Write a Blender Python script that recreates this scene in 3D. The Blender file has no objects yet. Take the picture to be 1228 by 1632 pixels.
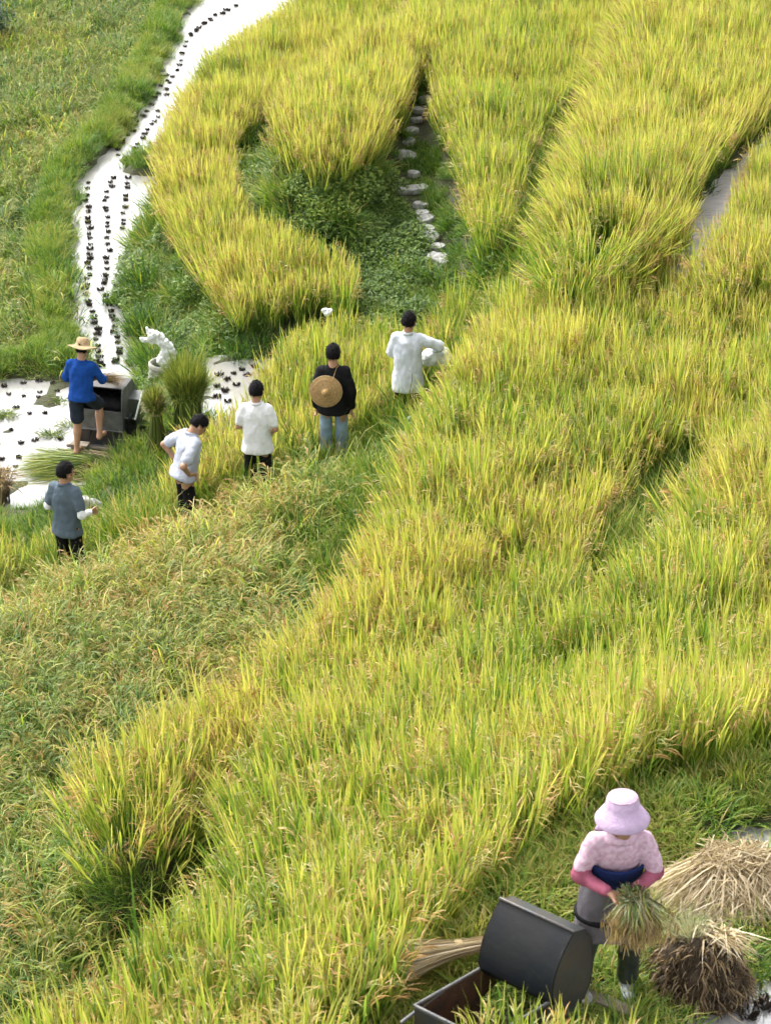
import bpy, bmesh, math, random
import numpy as np
from mathutils import Vector, Matrix, noise as mnoise

random.seed(7)
RNG = np.random.default_rng(11)
scene = bpy.context.scene
COL = scene.collection
R = math.radians

# ------------------------------------------------------------------ camera
CAM_Z, PITCH, FPX, PW, PH = 13.5, R(28.0), 3500.0, 1228.0, 1632.0
cam_data = bpy.data.cameras.new('camera')
cam = bpy.data.objects.new('camera', cam_data)
COL.objects.link(cam)
cam.location = (0, 0, CAM_Z)
cam.rotation_euler = (R(90) - PITCH, 0, 0)
cam_data.sensor_fit = 'VERTICAL'
cam_data.sensor_height = 24.0
cam_data.lens = 24.0 * FPX / PH
cam_data.clip_end = 500
cam_data.dof.use_dof = True
cam_data.dof.focus_distance = 25.0
cam_data.dof.aperture_fstop = 4.0
scene.camera = cam

# ------------------------------------------------------------------ sky and sun
SUN_EL, SUN_AZ = R(52), R(-42)          # azimuth from +Y, negative = towards -X
world = bpy.data.worlds.new('World')
scene.world = world
world.use_nodes = True
wn = world.node_tree
wn.nodes.clear()
sky = wn.nodes.new('ShaderNodeTexSky')
sky.sky_type = 'NISHITA'
sky.sun_disc = False
sky.sun_elevation = SUN_EL
sky.sun_rotation = SUN_AZ
sky.air_density = 1.0
sky.dust_density = 3.0
sky.ozone_density = 1.0
hsv = wn.nodes.new('ShaderNodeHueSaturation')
hsv.inputs['Saturation'].default_value = 0.12
bgn = wn.nodes.new('ShaderNodeBackground')
bgn.inputs['Strength'].default_value = 0.15
wout = wn.nodes.new('ShaderNodeOutputWorld')
wn.links.new(sky.outputs[0], hsv.inputs['Color'])
wn.links.new(hsv.outputs[0], bgn.inputs['Color'])
wn.links.new(bgn.outputs[0], wout.inputs['Surface'])
sun_data = bpy.data.lights.new('sun', 'SUN')
sun_data.energy = 1.35
sun_data.angle = R(16)
sun_data.color = (1.0, 0.97, 0.91)
sun = bpy.data.objects.new('sun', sun_data)
COL.objects.link(sun)
sdir = Vector((math.sin(SUN_AZ) * math.cos(SUN_EL), math.cos(SUN_AZ) * math.cos(SUN_EL), math.sin(SUN_EL)))
sun.rotation_euler = sdir.to_track_quat('Z', 'Y').to_euler()
sun.location = (0, 20, 40)
scene.view_settings.view_transform = 'Standard'
scene.view_settings.look = 'None'
scene.view_settings.gamma = 1.0
scene.view_settings.exposure = 1.72
scene.view_settings.use_curve_mapping = False
scene.render.engine = 'CYCLES'
scene.cycles.max_bounces = 5
scene.cycles.diffuse_bounces = 2
scene.cycles.transmission_bounces = 2
scene.cycles.use_denoising = True
scene.cycles.use_adaptive_sampling = True
scene.cycles.adaptive_threshold = 0.055
scene.cycles.adaptive_min_samples = 20
scene.cycles.glossy_bounces = 2
scene.cycles.use_light_tree = False
scene.cycles.debug_use_spatial_splits = True

# ------------------------------------------------------------------ small helpers
CP, SP = math.cos(PITCH), math.sin(PITCH)

def ray(px, py):
    u, v = (px - PW / 2) / FPX, (PH / 2 - py) / FPX
    return Vector((u, CP + v * SP, -SP + v * CP))

def at(px, py, z):
    """world point of height z seen at photograph pixel px, py"""
    d = ray(px, py)
    t = (z - CAM_Z) / d.z
    return Vector((d.x * t, d.y * t, z))

def proj(x, y, z):
    dz = z - CAM_Z
    depth = y * CP - dz * SP
    up = y * SP + dz * CP
    return PW / 2 + FPX * x / depth, PH / 2 - FPX * up / depth

def new_mat(name):
    m = bpy.data.materials.new(name)
    m.use_nodes = True
    nt = m.node_tree
    b = nt.nodes['Principled BSDF']
    return m, nt, b

def simple_mat(name, col, rough=0.6, var=0.15, scale=8.0, metal=0.0, bump=0.0, bscale=60.0, spec=0.3, col2=None, stretch=None):
    m, nt, b = new_mat(name)
    n = nt.nodes.new('ShaderNodeTexNoise')
    n.inputs['Scale'].default_value = scale
    n.inputs['Detail'].default_value = 5
    tc = nt.nodes.new('ShaderNodeTexCoord')
    src = tc.outputs['Object']
    if stretch:
        mp = nt.nodes.new('ShaderNodeMapping')
        mp.inputs['Scale'].default_value = stretch
        nt.links.new(src, mp.inputs['Vector'])
        src = mp.outputs[0]
    nt.links.new(src, n.inputs['Vector'])
    mx = nt.nodes.new('ShaderNodeValToRGB')
    c2 = col2 or tuple(min(1, c * (1 + var)) for c in col)
    c1 = col if col2 else tuple(c * (1 - var) for c in col)
    mx.color_ramp.elements[0].position = 0.3
    mx.color_ramp.elements[1].position = 0.7
    mx.color_ramp.elements[0].color = (*c1, 1)
    mx.color_ramp.elements[1].color = (*c2, 1)
    nt.links.new(n.outputs['Fac'], mx.inputs['Fac'])
    nt.links.new(mx.outputs['Color'], b.inputs['Base Color'])
    b.inputs['Roughness'].default_value = rough
    b.inputs['Metallic'].default_value = metal
    b.inputs['Specular IOR Level'].default_value = spec
    if bump:
        n2 = nt.nodes.new('ShaderNodeTexNoise')
        n2.inputs['Scale'].default_value = bscale
        n2.inputs['Detail'].default_value = 4
        nt.links.new(src, n2.inputs['Vector'])
        bp = nt.nodes.new('ShaderNodeBump')
        bp.inputs['Strength'].default_value = bump
        bp.inputs['Distance'].default_value = 0.02
        nt.links.new(n2.outputs['Fac'], bp.inputs['Height'])
        nt.links.new(bp.outputs[0], b.inputs['Normal'])
    return m

def tag(o, label=None, cat=None, group=None, kind=None):
    if label: o['label'] = label
    if cat: o['category'] = cat
    if group: o['group'] = group
    if kind: o['kind'] = kind
    return o

def link(name, mesh, mat=None, parent=None, loc=None, smooth=False):
    o = bpy.data.objects.new(name, mesh)
    COL.objects.link(o)
    if mat is not None and len(mesh.materials) == 0:
        mesh.materials.append(mat)
    if parent is not None: o.parent = parent
    if loc is not None: o.location = loc
    if smooth:
        mesh.polygons.foreach_set('use_smooth', [True] * len(mesh.polygons))
    return o

def empty(name, loc=(0, 0, 0), rz=0.0):
    o = bpy.data.objects.new(name, None)
    o.empty_display_size = 0.2
    COL.objects.link(o)
    o.location = loc
    o.rotation_euler = (0, 0, rz)
    return o

def mesh_from(name, verts, faces):
    me = bpy.data.meshes.new(name)
    me.from_pydata([tuple(v) for v in verts], [], [tuple(f) for f in faces])
    me.update()
    return me

# ------------------------------------------------------------------ terraces: ground heights on a grid
GX0, GX1, GY0, GY1, GS = -13.0, 11.0, 7.0, 66.0, 0.09
xs = np.arange(GX0, GX1, GS)
ys = np.arange(GY0, GY1, GS)
XX, YY = np.meshgrid(xs, ys)

def inside(poly, X, Y):
    c = np.zeros(X.shape, bool)
    n = len(poly)
    for i in range(n):
        x1, y1 = poly[i]
        x2, y2 = poly[(i + 1) % n]
        if y1 == y2: continue
        hit = ((y1 > Y) != (y2 > Y)) & (X < (x2 - x1) * (Y - y1) / (y2 - y1) + x1)
        c ^= hit
    return c

def wpoly(z, pts):
    """photograph outline (px, py[, height of the traced edge above z]) -> ground polygon of a terrace at height z"""
    out = []
    for p in pts:
        w = at(p[0], p[1], z + (p[2] if len(p) > 2 else 0.0))
        out.append((w.x, w.y))
    return out

T = 0.78   # leaf tips above the soil
TERR = {}
def terrace(name, z, pts):
    TERR[name] = (z, wpoly(z, pts))

terrace('base', 0.3, [(-500, 592), (0, 592), (150, 592), (140, 480), (125, 350), (130, 290), (256, 150), (322, 5), (440, -60), (1800, -300), (2600, 2600), (-1500, 2600), (-900, 900)])
terrace('bund', 0.22, [(440, -65), (330, -28), (305, -5), (283, 34), (268, 70), (238, 146), (205, 196), (156, 248), (112, 290), (106, 350), (105, 430),
    (109, 472), (126, 522), (134, 562), (128, 592), (60, 590), (0, 598), (-260, 600), (-260, 560), (0, 560), (55, 548), (66, 500), (54, 450), (48, 380),
    (57, 300), (78, 262), (172, 150), (212, 80), (250, 0), (290, -60), (420, -120)])
terrace('strip_far', 0.04, [(158, 250), (205, 198), (238, 147), (268, 71), (283, 35), (305, -4), (330, -27), (440, -64), (640, -110), (660, -20), (500, 25), (410, 75), (360, 130), (330, 200), (310, 250), (262, 262)])
terrace('strip_near', 0.04, [(114, 291), (158, 252), (275, 270), (268, 330), (238, 380), (216, 430), (206, 465), (209, 505), (222, 545), (240, 605), (140, 610), (134, 562), (126, 522), (109, 472), (105, 430), (107, 350)])
terrace('dam', 0.17, [(196, 264), (206, 250), (232, 238), (262, 226), (320, 215), (320, 268), (240, 270)])
terrace('pond', 0.04, [(-400, 604), (0, 603), (60, 596), (142, 602), (232, 604), (242, 690), (205, 745), (150, 775), (150, 806), (60, 824), (-20, 835), (-400, 880)])
terrace('crescent', 0.9, [(500, -45, T), (438, 20, T), (358, 62, T), (306, 130, T), (274, 190, T), (253, 250, T), (250, 300, .5), (262, 348), (302, 412), (330, 466), (372, 530), (390, 545),
    (480, 548), (560, 545), (700, 520), (760, 300), (760, 40), (760, -60)])
terrace('pond_bank', 0.74, [(262, 650), (272, 580), (335, 552), (450, 545), (540, 530), (540, 740), (330, 770), (300, 720)])
terrace('small_pond', 0.66, [(318, 600), (345, 576), (440, 570), (520, 545), (500, 720), (330, 720)])
terrace('strip_field', 0.75, [(225, 790, T), (300, 705, T), (350, 655, T), (415, 600, T), (440, 560, T), (475, 525, T), (560, 488, T), (640, 468, T), (760, 430, T), (800, 600), (690, 690), (560, 745), (400, 800), (240, 850)])
terrace('shore_field', 0.3, [(-300, 850, .7), (-20, 838, .7), (60, 856, .7), (120, 850, .5), (235, 800, .5), (260, 850), (100, 945), (-60, 990), (-300, 1060)])
terrace('corridor', 1.5, [(540, 500), (570, 400), (560, 290), (584, 225), (630, 130), (680, 90), (725, 200), (750, 290), (768, 380), (784, 470), (700, 530)])
terrace('upper_field', 2.1, [(390, 190, .4), (404, 235), (428, 276), (470, 304), (525, 316), (568, 304), (598, 268), (618, 222), (640, 180), (675, 120), (715, 50), (900, -60), (900, -160), (700, -60, T), (620, 20, T), (520, 72, T), (450, 130, T), (415, 180, T)])
terrace('stair_field', 2.1, [(640, -60), (655, 60), (686, 140), (706, 200), (730, 290), (750, 380), (772, 470), (790, 620), (1100, 560), (1100, -160), (900, -160), (700, -160)])
terrace('droop_field', 1.45, [(-500, 1080, .5), (-100, 985, .5), (0, 950, .5), (160, 880, .5), (330, 806, .5), (440, 768, .5), (560, 728, .5), (640, 704, .5), (700, 640, .5),
    (900, 640), (700, 1000), (400, 1400), (250, 1600), (-200, 1800), (-700, 1500)])
terrace('middle_field', 2.3, [(92, 1262, T), (165, 1166, T), (342, 1076, T), (488, 976, T), (566, 894, T), (615, 802, T), (654, 722, T), (700, 620, T), (760, 520, T), (830, 462, T), (1000, 405, T), (1300, 372, T), (1600, 340, T),
    (1700, 800), (1300, 1100), (700, 1300), (470, 1290), (360, 1290), (262, 1400), (212, 1430), (160, 1402), (104, 1328)])
terrace('golden_field', 3.0, [(1060, -160, T), (1020, -60, T), (1002, 20, T), (950, 130, T), (925, 200, T), (900, 290, T), (880, 370, T), (886, 420, T), (905, 480), (1000, 445), (1080, 405), (1083, 372), (1097, 342), (1136, 290), (1188, 248), (1250, 196), (1500, 110), (1500, -200)])
terrace('channel', 2.92, [(1077, 396), (1082, 368), (1097, 339), (1136, 287), (1188, 245), (1250, 194), (1500, 110), (1500, 250), (1320, 300), (1260, 360), (1215, 410), (1160, 480), (1095, 470)])
terrace('right_field', 2.9, [(1122, 390, T), (1168, 318, T), (1196, 258, T), (1222, 212, T), (1260, 180, T), (1500, 80, T), (1600, 500), (1230, 500), (1120, 500)])
terrace('near_field', 3.2, [(-300, 1800, T), (-100, 1690, T), (10, 1635, T), (120, 1608, T), (228, 1548, T), (298, 1484, T), (362, 1372, T), (364, 1282, T), (368, 1206, T), (455, 1116, T), (610, 1036, T), (800, 975, T), (950, 962, T),
    (1000, 893, T), (1050, 845, T), (1110, 752, T), (1228, 645, T), (1500, 500, T), (2200, 1000), (2200, 2200), (-300, 2200)])
terrace('threshing_ground', 4.5, [(430, 2000), (478, 1820), (535, 1700), (600, 1605), (650, 1545), (692, 1500), (745, 1442), (800, 1390), (870, 1334), (985, 1272), (1100, 1234), (1228, 1200), (1700, 1060), (2200, 1500), (2200, 2400), (600, 2400)])

terrace('yard_bund', 4.64, [(692, 1498), (745, 1434), (800, 1382), (870, 1326), (985, 1264), (1100, 1226), (1228, 1192), (1700, 1050), (1700, 1130), (1228, 1268), (1120, 1304), (1010, 1356), (905, 1412), (830, 1456), (760, 1500)])
terrace('puddle', 4.44, [(1110, 1345), (1172, 1302), (1300, 1268), (1700, 1170), (1700, 1400), (1330, 1392), (1215, 1378)])
terrace('puddle_near', 4.44, [(1060, 1720), (1100, 1640), (1126, 1586), (1172, 1550), (1240, 1520), (1700, 1440), (1700, 1780)])
terrace('front_rice', 4.3, [(740, 1900), (770, 1800), (830, 1762), (960, 1765), (1010, 1880)])

ORDER = list(TERR)
ZZ = np.full(XX.shape, -0.75)
ID = np.full(XX.shape, -1, int)
for k, nm in enumerate(ORDER):
    z, poly = TERR[nm]
    msk = inside(poly, XX, YY)
    zl = np.full(XX.shape, z)
    if nm == 'corridor':
        zl = np.interp(YY, [at(700, 480, 1.1).y, at(690, 110, 2.1).y], [1.05, 2.1])
    if nm == 'near_field':
        # the field climbs gently towards the threshing ground
        far = TERR['threshing_ground'][1]
        dd = np.full(XX.shape, 9.0)
        for (ax_, ay_), (bx_, by_) in zip(far[:-3], far[1:-2]):
            ex, ey = bx_ - ax_, by_ - ay_
            t_ = np.clip(((XX - ax_) * ex + (YY - ay_) * ey) / (ex * ex + ey * ey), 0, 1)
            dd = np.minimum(dd, np.hypot(XX - ax_ - t_ * ex, YY - ay_ - t_ * ey))
        zl = 3.2 + 1.1 * np.clip(1 - dd / 2.1, 0, 1)
    if nm == 'droop_field':
        zl = np.interp(XX + YY * 0.15, [-3.0, 3.5], [1.15, 1.7])
    if nm in ('strip_near', 'strip_far', 'pond', 'small_pond', 'channel', 'puddle', 'puddle_near'):
        zl = zl - 0.07
    ZZ[msk] = zl[msk]
    ID[msk] = k
def fid(nm): return ORDER.index(nm)
WATER_IDS = [fid(n) for n in ('strip_near', 'strip_far', 'pond', 'small_pond', 'channel', 'puddle', 'puddle_near')]

def blur(a, r):
    for _ in range(2):
        for ax in (0, 1):
            p = np.pad(a, [(r, r) if i == ax else (0, 0) for i in (0, 1)], mode='edge')
            c = np.cumsum(p, axis=ax)
            c = np.concatenate([np.zeros_like(np.take(c, [0], axis=ax)), c], axis=ax)
            n = a.shape[ax]
            a = (np.take(c, range(2 * r + 1, 2 * r + 1 + n), axis=ax) - np.take(c, range(0, n), axis=ax)) / (2 * r + 1)
    return a

def vnoise(X, Y, cell, seed=0):
    """smooth value noise, 0..1"""
    rg = np.random.default_rng(seed)
    tab = rg.random((128, 128))
    u, v = X / cell + 50, Y / cell + 50
    i, j = np.floor(u).astype(int), np.floor(v).astype(int)
    fu, fv = u - i, v - j
    fu, fv = fu * fu * (3 - 2 * fu), fv * fv * (3 - 2 * fv)
    g = lambda a, b: tab[a % 128, b % 128]
    return (g(i, j) * (1 - fu) + g(i + 1, j) * fu) * (1 - fv) + (g(i, j + 1) * (1 - fu) + g(i + 1, j + 1) * fu) * fv

HZ = blur(ZZ, 1)
# long earth slopes get a wider blend
wide = blur(ZZ, 4)
slope_zone = np.zeros(XX.shape)
for pts, z in (([(185, 430), (240, 300), (330, 420), (400, 560), (340, 600), (215, 600)], 0.5), ([(390, 200), (420, 270), (540, 345), (600, 300), (700, 420), (600, 520), (400, 380)], 1.5)):
    slope_zone += inside(wpoly(z, pts), XX, YY)
slope_zone = np.clip(blur(slope_zone.astype(float), 3), 0, 1)
is_w = np.isin(ID, WATER_IDS)
slope_zone *= 1 - is_w
HZ = HZ * (1 - slope_zone) + wide * slope_zone
# the footpath bund along which the onlookers stand: px, py, height
# onlookers: photograph pixel of the crown of the head, ground height, standing height
MEN = {'grey': (100, 738, .42, 1.70), 'polo': (289, 672, .70, 1.60), 'white': (407, 612, .85, 1.68), 'black': (530, 552, .95, 1.72), 'shirt': (650, 497, 1.10, 1.70)}
MEN_AT = {}
for k, (hx, hy, gz0, hh) in MEN.items():
    w = at(hx, hy, gz0 + hh)
    MEN_AT[k] = Vector((w.x, w.y, gz0))
pw = [at(-200, 1060, .3), at(-20, 1000, .36)] + list(MEN_AT.values()) + [at(750, 600, 1.25), at(775, 520, 1.35)]
best = np.full(XX.shape, 9.0)
bz = np.zeros(XX.shape)
for a, b2 in zip(pw[:-1], pw[1:]):
    dx, dy = b2.x - a.x, b2.y - a.y
    t = np.clip(((XX - a.x) * dx + (YY - a.y) * dy) / (dx * dx + dy * dy), 0, 1)
    d = np.hypot(XX - a.x - t * dx, YY - a.y - t * dy)
    m = d < best
    best[m] = d[m]
    bz[m] = (a.z + t * (b2.z - a.z))[m]
wgt = np.clip((0.62 - best) / 0.3, 0, 1)
wgt = wgt * wgt * (3 - 2 * wgt)
HZ = HZ * (1 - wgt) + bz * wgt
PATHDIST = best
HZ = HZ + (1 - is_w) * ((vnoise(XX, YY, .35, 3) - .5) * 0.07 + (vnoise(XX, YY, 0.16, 4) - .5) * 0.03)

# mud flecks that just break the surface of the flooded paddies
fleck = np.clip((vnoise(XX, YY, .22, 41) * .55 + vnoise(XX, YY, .7, 42) * .45 - .55) * 7, 0, 1)
HZ = HZ + (ID == fid('pond')) * fleck * .080 + (is_w & (ID != fid('pond'))) * np.clip(fleck * 2 - 1.2, 0, 1) * .08

def sample(A, x, y):
    fx, fy = (np.asarray(x) - GX0) / GS, (np.asarray(y) - GY0) / GS
    i = np.clip(fx.astype(int), 0, len(xs) - 2)
    j = np.clip(fy.astype(int), 0, len(ys) - 2)
    u, v = fx - i, fy - j
    return (A[j, i] * (1 - u) + A[j, i + 1] * u) * (1 - v) + (A[j + 1, i] * (1 - u) + A[j + 1, i + 1] * u) * v

def gz(x, y):
    return float(sample(HZ, np.array([x]), np.array([y]))[0])

def at_ground(px, py, off=0.0):
    """where the view ray through px, py meets the ground"""
    d = ray(px, py)
    t = 8.0
    while t < 80:
        p = Vector((0, 0, CAM_Z)) + d * t
        if p.y > GY0 and p.z <= gz(p.x, p.y) + off: return Vector((p.x, p.y, gz(p.x, p.y)))
        t += 0.02
    return p

nx, ny = len(xs), len(ys)
me = bpy.data.meshes.new('ground')
V = np.stack([XX.ravel(), YY.ravel(), HZ.ravel()], 1)
ii, jj = np.meshgrid(np.arange(nx - 1), np.arange(ny - 1))
q = (jj * nx + ii).ravel()
F = np.stack([q, q + 1, q + nx + 1, q + nx], 1)
me.vertices.add(len(V)); me.vertices.foreach_set('co', V.ravel())
me.loops.add(F.size); me.loops.foreach_set('vertex_index', F.ravel())
me.polygons.add(len(F)); me.polygons.foreach_set('loop_start', np.arange(0, F.size, 4))
me.polygons.foreach_set('use_smooth', np.ones(len(F), bool))
me.update(calc_edges=True)
M_ground, nt, b = new_mat('soil')
n1 = nt.nodes.new('ShaderNodeTexNoise'); n1.inputs['Scale'].default_value = 2.2; n1.inputs['Detail'].default_value = 8
n2 = nt.nodes.new('ShaderNodeTexNoise'); n2.inputs['Scale'].default_value = 30; n2.inputs['Detail'].default_value = 6
geo = nt.nodes.new('ShaderNodeNewGeometry')
nt.links.new(geo.outputs['Position'], n1.inputs['Vector']); nt.links.new(geo.outputs['Position'], n2.inputs['Vector'])
rp = nt.nodes.new('ShaderNodeValToRGB')
rp.color_ramp.elements[0].position = .3; rp.color_ramp.elements[0].color = (.035, .027, .016, 1)
rp.color_ramp.elements[1].position = .7; rp.color_ramp.elements[1].color = (.06, .075, .022, 1)
nt.links.new(n1.outputs['Fac'], rp.inputs['Fac'])
nt.links.new(rp.outputs['Color'], b.inputs['Base Color'])
b.inputs['Roughness'].default_value = .9
bp = nt.nodes.new('ShaderNodeBump'); bp.inputs['Strength'].default_value = .8; bp.inputs['Distance'].default_value = .04
nt.links.new(n2.outputs['Fac'], bp.inputs['Height']); nt.links.new(bp.outputs[0], b.inputs['Normal'])
g = link('ground', me, M_ground)
tag(g, 'dark earth of the stepped hillside terraces', 'ground', kind='structure')

# far ground so that the land goes on past the built terraces
fm = mesh_from('valley', [(-400, 66, -.9), (400, 66, -.9), (400, 400, -6), (-400, 400, -6), (-400, -60, -.9), (-13, -60, -.9), (-13, 66, -.9), (11, -60, 2.0), (400, -60, 2.0), (400, 66, 2.0), (11, 66, 2.0)],
               [(0, 1, 2, 3), (4, 5, 6, 0), (7, 8, 9, 10)])
tag(link('terrain', fm, M_ground), 'green hillside running on beyond the terraces', 'terrain', kind='structure')

# ------------------------------------------------------------------ water
M_water, nt, b = new_mat('paddy_water')
b.inputs['Base Color'].default_value = (.30, .29, .28, 1)
b.inputs['Roughness'].default_value = .07
b.inputs['IOR'].default_value = 2.4
b.inputs['Specular IOR Level'].default_value = .5
geo = nt.nodes.new('ShaderNodeNewGeometry')
n1 = nt.nodes.new('ShaderNodeTexNoise'); n1.inputs['Scale'].default_value = 1.6; n1.inputs['Detail'].default_value = 3
nt.links.new(geo.outputs['Position'], n1.inputs['Vector'])
bp = nt.nodes.new('ShaderNodeBump'); bp.inputs['Strength'].default_value = .12; bp.inputs['Distance'].default_value = .05
nt.links.new(n1.outputs['Fac'], bp.inputs['Height']); nt.links.new(bp.outputs[0], b.inputs['Normal'])

def water_sheet(name, nms, label):
    z = TERR[nms[0]][0]
    msk = np.zeros(XX.shape, bool)
    for nm in nms: msk |= blur(inside(TERR[nm][1], XX, YY).astype(float), 1) > 0.02
    jj, ii = np.nonzero(msk[:-1, :-1])
    idx = {}
    verts, faces = [], []
    def vid(j, i):
        if (j, i) not in idx:
            idx[(j, i)] = len(verts); verts.append((xs[i], ys[j], z))
        return idx[(j, i)]
    for j, i in zip(jj, ii):
        faces.append((vid(j, i), vid(j, i + 1), vid(j + 1, i + 1), vid(j + 1, i)))
    o = link(name, mesh_from(name, verts, faces), M_water)
    tag(o, label, 'water', kind='structure')
water_sheet('water', ['strip_near', 'pond', 'strip_far'], 'bright still water of the winding paddy and pond by the farmer in blue')
water_sheet('water', ['small_pond'], 'small bright flooded patch behind the man in the white T-shirt')
water_sheet('water', ['puddle'], 'grey water puddle behind the pale straw stack')
water_sheet('water', ['puddle_near'], 'grey water puddle in the bottom right corner')
# ------------------------------------------------------------------ vegetation: tuft meshes, scattered over the fields
class TB:
    """collects leaf strips with two values per vertex: place along the plant (h) and a random one per leaf (lr)"""
    def __init__(s): s.v, s.f, s.h, s.lr, s.mi = [], [], [], [], []
    def strip(s, pts, widths, side, h0, h1, lr, mi=0):
        n0 = len(s.v)
        n = len(pts)
        for k, (p, w) in enumerate(zip(pts, widths)):
            s.v.append(tuple(p - side * w)); s.v.append(tuple(p + side * w))
            hh = h0 + (h1 - h0) * k / (n - 1)
            s.h += [hh, hh]; s.lr += [lr, lr]
        for k in range(n - 1):
            a = n0 + 2 * k
            s.f.append((a, a + 1, a + 3, a + 2)); s.mi.append(mi)
    def build(s, name, mats):
        me = mesh_from(name, s.v, s.f)
        for m in mats: me.materials.append(m)
        me.polygons.foreach_set('material_index', s.mi)
        me.polygons.foreach_set('use_smooth', [True] * len(s.f))
        a = me.attributes.new('h', 'FLOAT', 'POINT'); a.data.foreach_set('value', s.h)
        a = me.attributes.new('lr', 'FLOAT', 'POINT'); a.data.foreach_set('value', s.lr)
        return me

def curve_pts(p, az, incl, length, droop, n=5):
    """leaf midline: starts at p leaning incl from vertical towards az and bends over by droop radians by its end"""
    out = [Vector(p)]
    step = length / (n - 1)
    for k in range(n - 1):
        a = incl + droop * ((k + .5) / (n - 1)) ** 1.6
        out.append(out[-1] + Vector((math.cos(az) * math.sin(a), math.sin(az) * math.sin(a), math.cos(a))) * step)
    return out

def leaf_mat(name, ramp, trans=.45, rough=.5, usel=.6, useh=.55, warm=(1.02, 1.02, .58), tint=None):
    m = bpy.data.materials.new(name); m.use_nodes = True
    nt = m.node_tree; nt.nodes.clear()
    N, L = nt.nodes.new, nt.links.new
    at_t = N('ShaderNodeAttribute'); at_t.attribute_type = 'INSTANCER'; at_t.attribute_name = 'tint'
    at_h = N('ShaderNodeAttribute'); at_h.attribute_name = 'h'
    at_l = N('ShaderNodeAttribute'); at_l.attribute_name = 'lr'
    def ma(op, a, b2):
        n = N('ShaderNodeMath'); n.operation = op
        for k, v in enumerate((a, b2)):
            if isinstance(v, (int, float)): n.inputs[k].default_value = v
            else: L(v, n.inputs[k])
        return n.outputs[0]
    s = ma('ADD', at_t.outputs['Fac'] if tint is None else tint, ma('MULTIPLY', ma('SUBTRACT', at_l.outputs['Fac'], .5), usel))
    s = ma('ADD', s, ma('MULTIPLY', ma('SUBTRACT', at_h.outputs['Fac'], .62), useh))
    rp = N('ShaderNodeValToRGB')
    while len(rp.color_ramp.elements) < len(ramp): rp.color_ramp.elements.new(.5)
    for e, (p, c) in zip(rp.color_ramp.elements, ramp):
        e.position = p; e.color = (*c, 1)
    L(s, rp.inputs['Fac'])
    pb = N('ShaderNodeBsdfPrincipled')
    pb.inputs['Roughness'].default_value = rough
    pb.inputs['Specular IOR Level'].default_value = .35
    L(rp.outputs['Color'], pb.inputs['Base Color'])
    tr = N('ShaderNodeBsdfTranslucent')
    mm = N('ShaderNodeMix'); mm.data_type = 'RGBA'; mm.blend_type = 'MULTIPLY'; mm.inputs['Factor'].default_value = 1
    L(rp.outputs['Color'], mm.inputs[6]); mm.inputs[7].default_value = (*warm, 1)
    L(mm.outputs[2], tr.inputs['Color'])
    mx = N('ShaderNodeMixShader'); mx.inputs[0].default_value = trans
    L(pb.outputs[0], mx.inputs[1]); L(tr.outputs[0], mx.inputs[2])
    out = N('ShaderNodeOutputMaterial'); L(mx.outputs[0], out.inputs['Surface'])
    return m

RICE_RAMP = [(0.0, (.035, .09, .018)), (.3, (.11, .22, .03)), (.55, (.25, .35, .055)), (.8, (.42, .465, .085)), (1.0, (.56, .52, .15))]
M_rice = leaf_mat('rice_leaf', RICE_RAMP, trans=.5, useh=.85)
M_pan = leaf_mat('rice_panicle', [(0.0, (.14, .22, .06)), (.35, (.28, .26, .07)), (.65, (.40, .25, .075)), (1.0, (.32, .16, .05))], trans=.2, useh=.2)
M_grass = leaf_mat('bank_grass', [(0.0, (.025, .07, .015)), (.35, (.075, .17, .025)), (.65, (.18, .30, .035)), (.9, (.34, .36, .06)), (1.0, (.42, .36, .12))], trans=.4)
M_weed = leaf_mat('bank_weed', [(0.0, (.022, .055, .012)), (.4, (.075, .145, .025)), (.75, (.16, .25, .04)), (1.0, (.27, .34, .06))], trans=.35)

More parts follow.
